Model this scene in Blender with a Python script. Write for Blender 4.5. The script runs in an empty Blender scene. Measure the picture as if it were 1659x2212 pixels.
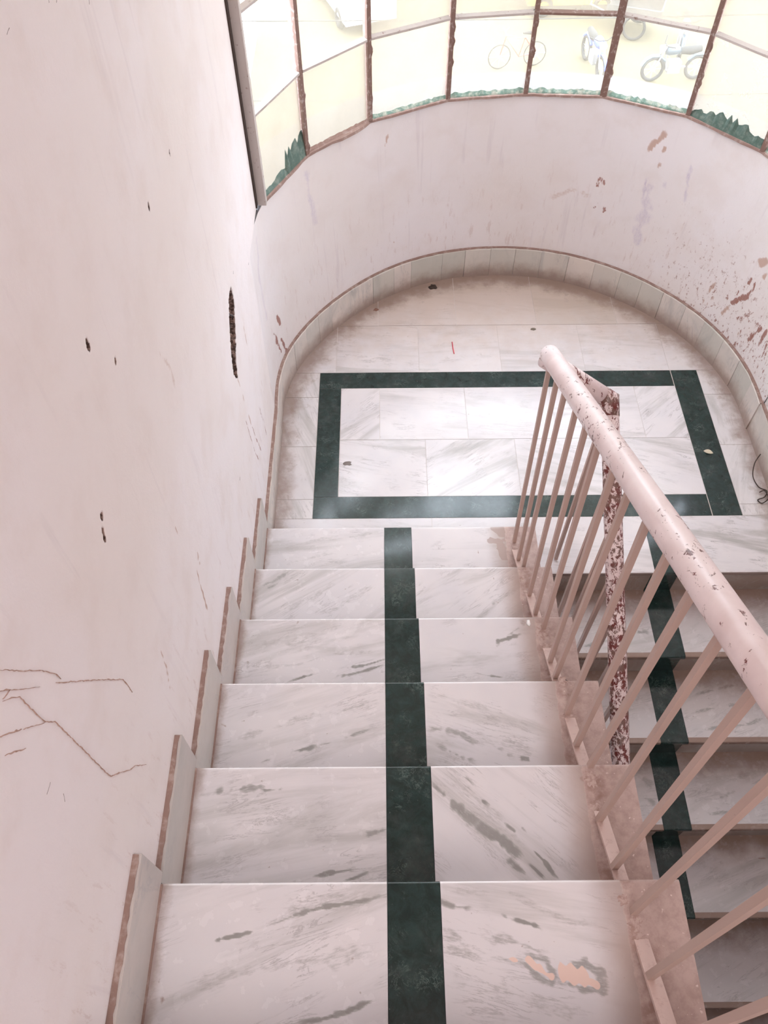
import bpy, bmesh, math, random
import numpy as np
from mathutils import Vector, Matrix

SC = bpy.context.scene
COL = SC.collection
random.seed(7)

# ------------------------------------------------------------------ camera
cam_data = bpy.data.cameras.new('camera')
cam = bpy.data.objects.new('camera', cam_data)
COL.objects.link(cam)
cam_data.sensor_fit = 'HORIZONTAL'
cam_data.sensor_width = 36.0
cam_data.lens = 36.0 * 1738.77 / 1659.0
cam_data.clip_start = 0.02
cam_data.clip_end = 300
RT = Vector((0.99996711, -0.00690105, -0.0042598))
UP = Vector((0.00809576, 0.81844448, 0.57452858))
FW = Vector((0.00047844, 0.57454418, -0.81847343))
cam.matrix_world = Matrix(((RT.x, UP.x, -FW.x, -0.00142), (RT.y, UP.y, -FW.y, -1.66231), (RT.z, UP.z, -FW.z, 2.6251), (0, 0, 0, 1)))
SC.camera = cam

# ------------------------------------------------------------------ world, sun, lights, exposure
SC.cycles.max_bounces = 7
SC.cycles.diffuse_bounces = 5
SC.cycles.adaptive_threshold = .02
SC.view_settings.view_transform = 'Standard'
SC.view_settings.look = 'None'
SC.view_settings.gamma = 1.0
SC.view_settings.use_curve_mapping = False
SC.view_settings.exposure = 0.90
w = bpy.data.worlds.new('sky'); SC.world = w; w.use_nodes = True
bg = w.node_tree.nodes['Background']
bg.inputs[0].default_value = (0.80, 0.87, 1.0, 1); bg.inputs[1].default_value = 8.0

def lamp(name, kind, energy, loc, rot, color=(1, 1, 1), size=None, angle=None):
    d = bpy.data.lights.new(name, kind); d.energy = energy; d.color = color
    if size: d.shape = 'RECTANGLE'; d.size, d.size_y = size
    if angle is not None: d.angle = angle
    o = bpy.data.objects.new(name, d); COL.objects.link(o)
    o.location = loc; o.rotation_euler = rot
    return o
lamp('sun', 'SUN', 1.5, (6, -12, 20), (math.radians(38), math.radians(14), 0), (1, .95, .82), angle=.01)
# unseen fill lamps added above and behind the viewer to brighten the stairs
lamp('overhead_fill', 'AREA', 30, (0.0, -3.3, 4.5), (math.radians(28), 0, 0), (1, .965, .965), size=(1.0, 2.0))
lamp('rear_fill', 'AREA', 5, (0.56, -3.9, 3.2), (math.radians(62), 0, 0), (1, .955, .95), size=(1.8, 1.6))

# ------------------------------------------------------------------ measured geometry
G, H = 0.2712, 0.1602          # going and rise of a step
TH, OV = 0.020, 0.025          # tread slab thickness and nosing overhang
XL, XR = -0.432, 0.557         # upper flight, left and right end
LXL, LXR = 0.575, 1.557        # lower flight
YR = -0.112                    # nosing of the landing over the lower flight
WX, WR = -0.447, 1.573         # inner faces of left and right wall
CX, CY = 0.5625, 0.6
TB = [(0, .990), (15, 1.008), (30, 1.015), (45, 1.016), (60, 1.021), (75, 1.027), (90, 1.027), (105, 1.028), (120, 1.023), (135, 1.013), (147, 1.015), (158, 1.022), (166, 1.020), (173, 1.006), (180, .9945)]
TT = [(0, 1.05), (15, 1.075), (34.5, 1.079), (52.7, 1.092), (71, 1.079), (88, 1.0445), (106, 1.0466), (125.6, 1.0395), (144, 1.042), (163, 1.038), (172, 1.022), (180, 1.0095)]
def rb(t): return float(np.interp(t, [a for a, _ in TB], [b for _, b in TB]))
def rt(t): return float(np.interp(t, [a for a, _ in TT], [b for _, b in TT]))
def smooth(f, t): return (f(t - 5) + f(t - 2.5) + f(t) + f(t + 2.5) + f(t + 5)) / 5 if 5 < t < 175 else f(t)
def pol(t, r): return (CX + r * math.cos(math.radians(t)), CY + r * math.sin(math.radians(t)))
def foot(t, off=0): return pol(t, smooth(rb, t) + off)
SILL = 0.9
VERT = [(-.430, .904), (-.282, 1.211), (-.043, 1.445), (.274, 1.606), (.596, 1.644), (.912, 1.621), (1.225, 1.468), (1.452, 1.211), (1.585, .90)]

STROKES = [
 ["T6","vein",0.0025,1,[[-0.4162,-1.4781,0.9612],[-0.3711,-1.468,0.9612],[-0.3134,-1.4533,0.9612],[-0.2382,-1.4356,0.9612],[-0.1707,-1.4159,0.9612],[-0.1193,-1.4022,0.9612],[-0.0586,-1.3899,0.9612],[-0.0017,-1.3792,0.9612]]],
 ["T6","vein",0.011,0.45,[[-0.2387,-1.4294,0.9612],[-0.171,-1.4096,0.9612],[-0.1195,-1.3966,0.9612],[-0.0587,-1.3852,0.9612],[-0.0017,-1.3743,0.9612]]],
 ["T6","vein",0.0042,0.75,[[-0.1611,-1.5868,0.9612],[-0.1212,-1.574,0.9612],[-0.0971,-1.5673,0.9612],[-0.0483,-1.5558,0.9612],[-0.0032,-1.5505,0.9612]]],
 ["T6","vein",0.0125,0.42,[[-0.3798,-1.5265,0.9612],[-0.2985,-1.5127,0.9612],[-0.1995,-1.4989,0.9612],[-0.0996,-1.4819,0.9612],[-0.0026,-1.4744,0.9612]]],
 ["T6","vein",0.0035,0.7,[[0.1004,-1.388,0.9612],[0.1287,-1.3985,0.9612],[0.1587,-1.4043,0.9612]]],
 ["T6","vein",0.0045,0.85,[[0.194,-1.4187,0.9612],[0.2196,-1.422,0.9612]]],
 ["T6","vein",0.0035,0.85,[[0.2278,-1.4267,0.9612],[0.2514,-1.4315,0.9612],[0.281,-1.4356,0.9612]]],
 ["T6","vein",0.0078,0.65,[[0.1007,-1.4358,0.9612],[0.1385,-1.4491,0.9612],[0.1888,-1.4601,0.9612],[0.2474,-1.4688,0.9612],[0.2966,-1.4819,0.9612]]],
 ["T6","vein",0.0073,0.6,[[0.1019,-1.464,0.9612],[0.1455,-1.4733,0.9612],[0.1866,-1.487,0.9612],[0.2272,-1.502,0.9612]]],
 ["T6","vein",0.0077,0.8,[[0.2373,-1.4844,0.9612],[0.2875,-1.4877,0.9612],[0.2981,-1.5098,0.9612],[0.2913,-1.5242,0.9612],[0.2594,-1.5131,0.9612],[0.2376,-1.4984,0.9612],[0.2373,-1.4844,0.9612]]],
 ["T6","vein",0.0077,0.85,[[0.3134,-1.4953,0.9612],[0.3538,-1.4941,0.9612],[0.3847,-1.5104,0.9612],[0.3828,-1.5427,0.9612],[0.3477,-1.5353,0.9612],[0.3125,-1.5208,0.9612],[0.3061,-1.5062,0.9612]]],
 ["T6","peach",0.0096,1,[[0.2489,-1.4948,0.9612],[0.2728,-1.5052,0.9612],[0.2885,-1.5134,0.9612]]],
 ["T6","peach",0.0124,1,[[0.3228,-1.5063,0.9612],[0.3505,-1.516,0.9612],[0.3748,-1.5305,0.9612]]],
 ["T6","peach",0.0029,0.8,[[0.2155,-1.4931,0.9612],[0.2294,-1.4961,0.9612]]],
 ["T6","vein",0.0104,0.4,[[0.1009,-1.5192,0.9612],[0.1824,-1.5377,0.9612],[0.2787,-1.5595,0.9612],[0.3738,-1.5776,0.9612]]],
 ["T6","vein",0.007,0.4,[[0.1085,-1.3663,0.9612],[0.2302,-1.3833,0.9612],[0.3551,-1.4276,0.9612],[0.4042,-1.4434,0.9612]]],
 ["T5","vein",0.0077,0.85,[[-0.4191,-1.144,0.801],[-0.3766,-1.1372,0.801],[-0.3148,-1.1357,0.801],[-0.2636,-1.13,0.801]]],
 ["T5","vein",0.0036,0.8,[[-0.2833,-1.142,0.801],[-0.2425,-1.1363,0.801],[-0.22,-1.1334,0.801]]],
 ["T5","vein",0.0088,1,[[0.1038,-1.1248,0.801],[0.1333,-1.1555,0.801],[0.1674,-1.1856,0.801],[0.2055,-1.2181,0.801]]],
 ["T5","vein",0.0097,1,[[0.1864,-1.2034,0.801],[0.224,-1.2374,0.801],[0.261,-1.2688,0.801],[0.2889,-1.2857,0.801]]],
 ["T5","vein",0.003,0.95,[[0.1316,-1.0878,0.801],[0.1713,-1.1233,0.801],[0.1906,-1.1439,0.801],[0.2193,-1.1722,0.801]]],
 ["T5","vein",0.0029,0.95,[[0.2327,-1.194,0.801],[0.2744,-1.233,0.801],[0.3109,-1.2645,0.801],[0.3375,-1.2897,0.801],[0.3649,-1.32,0.801]]],
 ["T5","vein",0.0024,0.8,[[0.1474,-1.0869,0.801],[0.1823,-1.1131,0.801],[0.2064,-1.1389,0.801]]],
 ["T5","vein",0.0023,0.8,[[0.2631,-1.1942,0.801],[0.2955,-1.2236,0.801],[0.3134,-1.2428,0.801]]],
 ["T5","vein",0.0073,0.95,[[0.2474,-1.2872,0.801],[0.2672,-1.3056,0.801],[0.2949,-1.3203,0.801]]],
 ["T5","vein",0.0045,0.8,[[0.2973,-1.2986,0.801],[0.3338,-1.3197,0.801]]],
 ["T5","vein",0.0175,0.35,[[0.1309,-1.1024,0.801],[0.2183,-1.184,0.801],[0.3091,-1.2803,0.801]]],
 ["T5","vein",0.0046,0.7,[[-0.0507,-1.2352,0.801],[-0.0257,-1.2258,0.801],[0.0004,-1.2193,0.801]]],
 ["T5","vein",0.0022,0.8,[[-0.1521,-1.3205,0.801],[-0.1135,-1.31,0.801],[-0.0747,-1.2975,0.801]]],
 ["T5","vein",0.0022,0.75,[[-0.0937,-1.3227,0.801],[-0.0453,-1.305,0.801],[-0.0012,-1.2889,0.801]]],
 ["T5","vein",0.0116,0.35,[[-0.3965,-1.2277,0.801],[-0.2778,-1.2094,0.801],[-0.1373,-1.191,0.801]]],
 ["T4","vein",0.0046,0.8,[[-0.2803,-1.0155,0.6408],[-0.2239,-0.9985,0.6408],[-0.167,-0.9767,0.6408]]],
 ["T4","vein",0.0034,0.6,[[-0.167,-0.9767,0.6408],[-0.0861,-0.9584,0.6408],[-0.0019,-0.9351,0.6408]]],
 ["T4","vein",0.0095,0.42,[[-0.4234,-0.9675,0.6408],[-0.3206,-0.9445,0.6408],[-0.2167,-0.9151,0.6408],[-0.0014,-0.8611,0.6408]]],
 ["T4","vein",0.0033,0.6,[[-0.3476,-1.0321,0.6408],[-0.2801,-1.0178,0.6408]]],
 ["T4","vein",0.0067,0.75,[[0.1024,-0.9396,0.6408],[0.1479,-0.946,0.6408],[0.1936,-0.9632,0.6408],[0.239,-0.979,0.6408]]],
 ["T4","vein",0.0053,0.7,[[0.1059,-0.9719,0.6408],[0.1454,-0.9958,0.6408],[0.1901,-1.0194,0.6408],[0.224,-1.0254,0.6408]]],
 ["T4","vein",0.006,0.6,[[0.239,-0.979,0.6408],[0.284,-0.9946,0.6408],[0.3161,-1.0204,0.6408]]],
 ["T4","vein",0.0107,0.4,[[0.1938,-0.9608,0.6408],[0.297,-0.9794,0.6408],[0.3977,-1.0095,0.6408]]],
 ["T4","vein",0.0053,0.9,[[0.3333,-1.0205,0.6408],[0.3616,-1.0231,0.6408]]],
 ["T4","vein",0.011,0.4,[[0.1106,-0.8495,0.6408],[0.1992,-0.8754,0.6408],[0.3167,-0.8951,0.6408]]],
 ["T3","vein",0.0027,1,[[-0.2897,-0.7443,0.4806],[-0.2277,-0.7252,0.4806],[-0.149,-0.7089,0.4806],[-0.0697,-0.6925,0.4806],[0.0009,-0.6729,0.4806]]],
 ["T3","vein",0.0038,0.75,[[-0.1745,-0.7369,0.4806],[-0.0958,-0.7207,0.4806],[-0.0431,-0.7041,0.4806],[0.0008,-0.6931,0.4806]]],
 ["T3","vein",0.0094,0.4,[[-0.4072,-0.6372,0.4806],[-0.247,-0.6089,0.4806],[-0.0985,-0.5574,0.4806]]],
 ["T3","vein",0.0077,0.4,[[-0.3741,-0.7098,0.4806],[-0.177,-0.6684,0.4806],[0.0012,-0.6408,0.4806]]],
 ["T3","vein",0.0047,0.85,[[0.3293,-0.632,0.4806],[0.3331,-0.6201,0.4806],[0.3637,-0.6115,0.4806],[0.406,-0.5968,0.4806]]],
 ["T3","vein",0.0063,0.75,[[0.3646,-0.6025,0.4806],[0.3944,-0.5771,0.4806],[0.4124,-0.562,0.4806],[0.4001,-0.5481,0.4806]]],
 ["T3","vein",0.0023,0.7,[[0.2345,-0.718,0.4806],[0.3,-0.7256,0.4806],[0.3391,-0.7302,0.4806]]],
 ["T2","vein",0.0053,0.7,[[-0.4172,-0.3536,0.3204],[-0.3906,-0.3242,0.3204],[-0.354,-0.3016,0.3204],[-0.317,-0.2787,0.3204]]],
 ["T2","vein",0.0044,0.5,[[-0.389,-0.3452,0.3204],[-0.3528,-0.3193,0.3204]]],
 ["T2","vein",0.0087,0.42,[[-0.3439,-0.4478,0.3204],[-0.2279,-0.3813,0.3204],[-0.1389,-0.3125,0.3204]]],
 ["T2","vein",0.0087,0.42,[[-0.1953,-0.4492,0.3204],[-0.1072,-0.3824,0.3204],[-0.0165,-0.3312,0.3204]]],
 ["T2","vein",0.0078,0.5,[[0.3093,-0.4571,0.3204],[0.3577,-0.4123,0.3204],[0.4067,-0.37,0.3204],[0.4396,-0.3442,0.3204]]],
 ["T1","vein",0.0068,0.4,[[-0.3872,-0.0804,0.1602],[-0.22,-0.0519,0.1602],[-0.0168,-0.0234,0.1602]]],
 ["T1","vein",0.0058,0.4,[[-0.3825,-0.1493,0.1602],[-0.2175,-0.1216,0.1602],[-0.0506,-0.1134,0.1602]]],
 ["T1","mud",0.0117,1,[[0.4098,-0.0111,0.1602],[0.4335,-0.0318,0.1602],[0.4506,-0.0482,0.1602]]],
 ["T1","mud",0.0097,1,[[0.3951,-0.0639,0.1602],[0.4305,-0.0642,0.1602],[0.4564,-0.0584,0.1602]]],
 ["T1","mud",0.0116,1,[[0.43,-0.0882,0.1602],[0.4364,-0.1279,0.1602],[0.4516,-0.1083,0.1602]]],
 ["T1","rust",0.0039,0.9,[[0.3276,-0.0632,0.1602],[0.3371,-0.0713,0.1602],[0.3259,-0.0872,0.1602]]],
 ["T1","rust",0.0024,0.8,[[0.336,-0.0873,0.1602],[0.3405,-0.1171,0.1602],[0.3429,-0.1289,0.1602]]],
 ["T6","rust",0.0066,0.7,[[-0.4206,-1.5404,0.9612],[-0.405,-1.5511,0.9612],[-0.4081,-1.5837,0.9612]]],
 ["T5","rust",0.0045,0.7,[[-0.4171,-1.27,0.801],[-0.4119,-1.2793,0.801]]],
 ["T4","rust",0.0047,0.6,[[-0.4209,-0.9267,0.6408],[-0.4095,-0.9341,0.6408]]],
 ["T3","rust",0.0085,0.9,[[0.4511,-0.6182,0.4806],[0.47,-0.6303,0.4806],[0.488,-0.6481,0.4806]]],
 ["T5","rust",0.006,0.7,[[0.4476,-1.1133,0.801],[0.4613,-1.1257,0.801],[0.47,-1.136,0.801]]],
 ["T4","rust",0.0054,0.8,[[0.4628,-0.9123,0.6408],[0.4697,-0.9221,0.6408]]],
 ["L1","vein",0.0081,0.8,[[0.7307,-0.3421,-0.1602],[0.8226,-0.3141,-0.1602],[0.8945,-0.3051,-0.1602]]],
 ["L1","vein",0.0092,0.9,[[0.9611,-0.2785,-0.1602],[1.006,-0.275,-0.1602]]],
 ["L1","vein",0.0051,0.6,[[1.1326,-0.3265,-0.1602],[1.2458,-0.3083,-0.1602],[1.471,-0.2516,-0.1602]]],
 ["L2","vein",0.0052,0.8,[[1.1718,-0.4644,-0.3204],[1.2653,-0.4464,-0.3204],[1.3783,-0.4246,-0.3204],[1.491,-0.4006,-0.3204]]],
 ["L2","vein",0.0061,0.7,[[1.1376,-0.5383,-0.3204],[1.2649,-0.521,-0.3204],[1.4724,-0.467,-0.3204]]],
 ["L2","vein",0.006,0.8,[[1.1562,-0.6105,-0.3204],[1.2636,-0.5972,-0.3204],[1.3363,-0.5853,-0.3204],[1.4455,-0.5627,-0.3204]]],
 ["L3","vein",0.0122,0.7,[[0.9747,-0.7327,-0.4806],[0.9978,-0.7504,-0.4806],[1.0207,-0.768,-0.4806]]],
 ["L3","vein",0.01,0.8,[[0.9661,-0.8054,-0.4806],[0.993,-0.8192,-0.4806],[1.0136,-0.8296,-0.4806]]],
 ["L3","vein",0.007,0.6,[[1.1573,-0.8239,-0.4806],[1.2666,-0.8044,-0.4806],[1.4585,-0.7367,-0.4806]]],
 ["L3","vein",0.006,0.8,[[1.1533,-0.8793,-0.4806],[1.2154,-0.8715,-0.4806],[1.3079,-0.8471,-0.4806],[1.4022,-0.8191,-0.4806]]],
 ["L3","vein",0.0092,0.5,[[1.2794,-0.7527,-0.4806],[1.4684,-0.7015,-0.4806]]],
 ["L4","rust",0.0071,0.9,[[1.4091,-0.9883,-0.6408],[1.4337,-0.9885,-0.6408]]],
 ["L4","vein",0.0141,0.4,[[1.132,-0.9993,-0.6408],[1.2642,-1.0331,-0.6408]]],
 ["W","tan",0.001,1,[[-0.447,-1.2734,1.7593],[-0.447,-1.2523,1.709],[-0.447,-1.2271,1.6536],[-0.447,-1.213,1.6098],[-0.447,-1.2113,1.5903]]],
 ["W","tan",0.0016,1,[[-0.447,-1.2933,1.7458],[-0.447,-1.2834,1.7247],[-0.447,-1.2902,1.7272],[-0.447,-1.2991,1.7351]]],
 ["W","tan",0.0008,1,[[-0.447,-1.2834,1.7247],[-0.447,-1.2625,1.6789],[-0.447,-1.2472,1.6485]]],
 ["W","tan",0.0013,1,[[-0.447,-1.2228,1.6032],[-0.447,-1.2059,1.5666],[-0.447,-1.1641,1.4759],[-0.447,-1.106,1.3447],[-0.447,-1.1046,1.3159],[-0.447,-1.1046,1.2852]]],
 ["W","tan",0.0013,1,[[-0.447,-1.3013,1.7336],[-0.447,-1.2888,1.7139],[-0.447,-1.2799,1.6949],[-0.447,-1.2805,1.6588],[-0.447,-1.2785,1.6052],[-0.447,-1.2674,1.5769],[-0.447,-1.2661,1.536],[-0.447,-1.2649,1.4755],[-0.447,-1.2639,1.4207],[-0.447,-1.2624,1.3415]]],
 ["W","tan",0.002,1,[[-0.447,-1.2644,1.3478],[-0.447,-1.2593,1.3122],[-0.447,-1.2388,1.265]]],
 ["W","tan",0.0014,1,[[-0.447,-1.2388,1.265],[-0.447,-1.2224,1.2224],[-0.447,-1.2076,1.2011],[-0.447,-1.1844,1.1332]]],
 ["W","tan",0.0022,0.9,[[-0.447,-1.3375,1.7159],[-0.447,-1.323,1.6908],[-0.447,-1.3116,1.6689]]],
 ["W","tan",0.001,0.8,[[-0.447,-1.3089,1.6631],[-0.447,-1.2801,1.6076]]],
 ["W","tan",0.0016,0.8,[[-0.447,-1.3514,1.6928],[-0.447,-1.3401,1.672],[-0.447,-1.3265,1.6435]]],
 ["W","tan",0.0058,0.75,[[-0.447,-0.6316,1.0015],[-0.447,-0.6353,0.9761],[-0.447,-0.6438,0.9471]]],
 ["W","tan",0.0039,0.7,[[-0.447,-0.6685,0.9774],[-0.447,-0.6817,0.9343],[-0.447,-0.6807,0.8871],[-0.447,-0.6948,0.822]]],
 ["W","tan",0.0033,0.55,[[-0.447,-0.9649,1.1589],[-0.447,-0.9812,1.0951],[-0.447,-1.0094,1.0424]]],
 ["W","tan",0.0067,0.42,[[-0.447,-0.4756,1.5092],[-0.447,-0.4388,1.4087],[-0.447,-0.445,1.3593]]],
 ["W","tan",0.0034,0.5,[[-0.447,-0.6977,1.2163],[-0.447,-0.6947,1.158]]],
 ["W","tan",0.0046,0.4,[[-0.447,-1.0498,1.8533],[-0.447,-1.0688,1.8314]]],
 ["W","rust",0.0027,0.6,[[-0.447,0.0725,0.7567],[-0.447,0.0966,0.6195],[-0.447,0.1232,0.4678],[-0.447,0.1672,0.3083]]],
 ["W","rust",0.0028,0.75,[[-0.447,0.1588,0.5483],[-0.447,0.1838,0.4457],[-0.447,0.2395,0.2864]]],
 ["W","rust",0.003,0.6,[[-0.447,0.3179,0.4674],[-0.447,0.3512,0.3284],[-0.447,0.3546,0.2157]]],
 ["W","tan",0.0052,0.6,[[-0.447,0.1016,0.8692],[-0.447,0.1308,0.6937],[-0.447,0.1588,0.5483]]],
 ["W","tan",0.005,0.5,[[-0.447,0.4219,0.5952],[-0.447,0.4395,0.4111],[-0.447,0.4472,0.2732]]],
 ["W","tan",0.0043,0.5,[[-0.447,0.3157,0.8619],[-0.447,0.3181,0.7597]]],
 ["W","dark",0.0017,0.9,[[-0.447,-0.0571,1.6772],[-0.447,-0.0634,1.6643]]],
 ["W","dark",0.0009,0.8,[[-0.447,-1.3388,1.5452],[-0.447,-1.3553,1.5482]]],
 ["W","dark",0.0011,0.9,[[-0.447,-1.3385,1.4932],[-0.447,-1.3467,1.4819]]],
 ["W","dark",0.0017,0.6,[[-0.447,-0.1341,0.6445],[-0.447,-0.1438,0.6383]]],
 ["W","dark",0.0012,0.7,[[-0.447,-0.3075,2.0679],[-0.447,-0.3113,2.063]]],
 ["W","dark",0.0011,0.7,[[-0.447,-0.472,2.1359],[-0.447,-0.4735,2.1331]]],
 ["W","dark",0.0011,0.7,[[-0.447,-0.4431,2.124],[-0.447,-0.4463,2.1218]]],
 ["W","dark",0.001,0.6,[[-0.447,-0.6262,2.1692],[-0.447,-0.6396,2.1673]]],
 ["W","dark",0.002,0.6,[[-0.447,0.3229,1.0644],[-0.447,0.3145,1.059]]],
 ["C","rust",0.0077,1,[[-0.432,0.8916,0.3916],[-0.4279,0.9085,0.3369]]],
 ["C","rust",0.01,1,[[-0.4429,0.8299,0.3579],[-0.4386,0.8558,0.2779],[-0.433,0.8839,0.2039]]],
 ["C","rust",0.008,1,[[-0.4285,0.905,0.2581],[-0.424,0.924,0.2007],[-0.4203,0.9383,0.1683]]],
 ["C","tan",0.0099,0.85,[[1.1233,1.5197,0.7231],[1.1468,1.5079,0.7707],[1.1779,1.4928,0.819]]],
 ["C","tan",0.0066,0.8,[[1.1762,1.4864,0.7322],[1.1828,1.4845,0.7619]]],
 ["C","tan",0.0079,0.75,[[1.1773,1.4814,0.6684],[1.1782,1.4818,0.6935]]],
 ["C","rust",0.0083,0.62,[[0.9581,1.5847,0.5216],[0.9685,1.5832,0.5585],[0.9879,1.5737,0.5375]]],
 ["C","rust",0.0072,0.65,[[1.0116,1.5545,0.4153],[1.0181,1.5553,0.4526]]],
 ["C","rust",0.0048,0.6,[[0.9692,1.5742,0.4214],[0.9859,1.5696,0.4479]]],
 ["C","rust",0.0049,0.55,[[0.8868,1.6026,0.3884],[0.8988,1.6013,0.4132]]],
 ["C","lilac",0.0189,0.7,[[1.1627,1.4836,0.585],[1.1632,1.4751,0.5006],[1.1685,1.4627,0.4156],[1.1645,1.4581,0.3215]]],
 ["C","lilac",0.0068,0.9,[[1.2084,1.458,0.6658],[1.2121,1.4507,0.6058]]],
 ["C","lilac",0.0056,0.9,[[1.2783,1.4048,0.7295],[1.2793,1.3979,0.6713],[1.2862,1.3815,0.5848]]],
 ["C","lilac",0.0058,0.9,[[1.1427,1.4973,0.6028],[1.1471,1.4864,0.5161],[1.1509,1.4766,0.4298]]],
 ["C","lilac",0.0095,0.6,[[-0.2929,1.1929,0.8248],[-0.2872,1.198,0.721],[-0.2744,1.2122,0.605]]],
 ["C","lilac",0.0118,0.5,[[-0.4473,0.7923,0.8257],[-0.4508,0.7413,0.7034],[-0.45,0.7571,0.5143]]],
 ["C","lilac",0.007,0.9,[[1.1772,1.4663,0.5178],[1.1896,1.4553,0.4862]]],
 ["C","dark",0.0017,0.9,[[1.1028,1.5166,0.5531],[1.1127,1.5104,0.5413]]],
 ["C","tan",0.0059,0.8,[[1.429,1.1642,0.2058],[1.4366,1.1595,0.2746],[1.4485,1.1504,0.3422]]],
 ["C","tan",0.0059,0.6,[[1.4366,1.1505,0.2043],[1.458,1.1254,0.2772]]],
 ["C","rust",0.0067,1,[[1.5069,1.0416,0.3469],[1.5099,1.0408,0.3819],[1.5216,1.0213,0.4314],[1.5237,1.0203,0.4559]]],
 ["C","rust",0.009,0.9,[[1.5038,1.0407,0.3102],[1.5137,1.0248,0.3485],[1.5272,0.998,0.3832]]],
 ["C","rust",0.0055,0.9,[[1.5286,0.9996,0.3963],[1.5329,0.9921,0.4313],[1.5319,0.9991,0.4494]]],
 ["C","tan",0.0128,0.9,[[1.5276,1.0223,0.5281],[1.5401,0.9974,0.5696]]],
 ["C","tan",0.0107,0.9,[[1.5447,0.9741,0.4974],[1.5492,0.9681,0.5249]]],
 ["C","rust",0.0101,0.85,[[1.5526,0.8922,0.2094],[1.5582,0.8845,0.2689],[1.5675,0.8599,0.3295]]],
 ["C","rust",0.0088,0.85,[[1.5694,0.8242,0.273],[1.575,0.8216,0.3516]]],
 ["C","tan",0.0057,0.8,[[1.5322,0.955,0.2124],[1.5398,0.9398,0.2524]]],
 ["C","rust",0.0066,0.8,[[1.5744,0.7691,0.2603],[1.5774,0.7797,0.3147]]],
 ["C","tan",0.0058,0.8,[[1.489,1.0611,0.2285],[1.5017,1.0433,0.2953]]],
 ["C","tan",0.0037,0.7,[[0.0606,1.5123,0.3468],[0.0546,1.5081,0.2697]]],
 ["C","tan",0.0044,0.6,[[0.025,1.4928,0.8383],[0.0211,1.4897,0.8006],[0.0133,1.4843,0.7676]]],
 ["C","dark",0.0023,0.7,[[0.194,1.5769,0.6905],[0.1969,1.5794,0.6678]]],
 ["C","dark",0.0024,0.9,[[0.8348,1.6231,0.5592],[0.838,1.6229,0.5525]]],
 ["C","tan",0.003,0.7,[[1.3028,1.3236,0.2197],[1.3073,1.3218,0.247]]],
 ["C","tan",0.0121,0.4,[[0.7572,1.633,0.4218],[0.8706,1.6124,0.4814],[0.9532,1.5834,0.4649]]],
]

TRAILS = [s for s in STROKES if s[0] == 'W' and s[1] == 'tan' and s[3] >= .8 and s[4][0][2] < 2.2 and s[4][0][1] < -.9]
MARKS = [s for s in STROKES if s[0] == 'W' and s[1] == 'dark']
STROKES = [s for s in STROKES if s not in TRAILS and s not in MARKS]

# ------------------------------------------------------------------ node helpers
def mat(name, rough=.6):
    m = bpy.data.materials.new(name); m.use_nodes = True
    nt = m.node_tree; b = nt.nodes['Principled BSDF']; b.inputs['Roughness'].default_value = rough
    return m, nt, b
class N:
    def __init__(s, nt): s.nt = nt
    def new(s, t, **k):
        n = s.nt.nodes.new(t)
        for a, v in k.items(): setattr(n, a, v)
        return n
    def set(s, sock, v):
        if hasattr(v, 'links') or hasattr(v, 'is_linked'): s.nt.links.new(v, sock)
        else: sock.default_value = v
    def math(s, op, a, b=None, c=None, clamp=False):
        n = s.new('ShaderNodeMath', operation=op, use_clamp=clamp)
        for i, v in enumerate((a, b, c)):
            if v is not None: s.set(n.inputs[i], v)
        return n.outputs[0]
    def noise(s, vec, scale, detail=4, rough=.55, dist=0.0):
        n = s.new('ShaderNodeTexNoise'); s.set(n.inputs['Vector'], vec)
        n.inputs['Scale'].default_value = scale; n.inputs['Detail'].default_value = detail
        n.inputs['Roughness'].default_value = rough; n.inputs['Distortion'].default_value = dist
        return n.outputs['Fac']
    def ramp(s, v, lo, hi, a=0.0, b=1.0):
        n = s.new('ShaderNodeMapRange', interpolation_type='SMOOTHSTEP'); s.set(n.inputs[0], v)
        for i, x in enumerate((lo, hi, a, b)): s.set(n.inputs[i + 1], x)
        return n.outputs[0]
    def mix(s, f, a, b):
        n = s.new('ShaderNodeMix', data_type='RGBA'); s.set(n.inputs[0], f); s.set(n.inputs[6], a); s.set(n.inputs[7], b)
        return n.outputs[2]
    def attr(s, name, kind='GEOMETRY'):
        n = s.new('ShaderNodeAttribute', attribute_name=name, attribute_type=kind); return n.outputs['Fac']
    def mapping(s, vec, scale=(1, 1, 1), rotz=None, loc=None):
        n = s.new('ShaderNodeVectorMath', operation='MULTIPLY')
        v = vec
        if rotz is not None:
            r = s.new('ShaderNodeVectorRotate', rotation_type='Z_AXIS'); s.set(r.inputs['Vector'], vec); s.set(r.inputs['Angle'], rotz); v = r.outputs[0]
        s.set(n.inputs[0], v); n.inputs[1].default_value = scale; v = n.outputs[0]
        if loc is not None:
            a = s.new('ShaderNodeVectorMath', operation='ADD'); s.set(a.inputs[0], v); s.set(a.inputs[1], loc); v = a.outputs[0]
        return v
    def pos(s): return s.new('ShaderNodeNewGeometry').outputs['Position']
    def xyz(s, v):
        n = s.new('ShaderNodeSeparateXYZ'); s.set(n.inputs[0], v); return n.outputs
    def comb(s, x, y, z):
        n = s.new('ShaderNodeCombineXYZ')
        for i, v in enumerate((x, y, z)): s.set(n.inputs[i], v)
        return n.outputs[0]
    def bump(s, b, h, strength, dist=.002):
        n = s.new('ShaderNodeBump'); s.set(n.inputs['Height'], h); n.inputs['Strength'].default_value = strength; n.inputs['Distance'].default_value = dist
        s.nt.links.new(n.outputs[0], b.inputs['Normal'])

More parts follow.
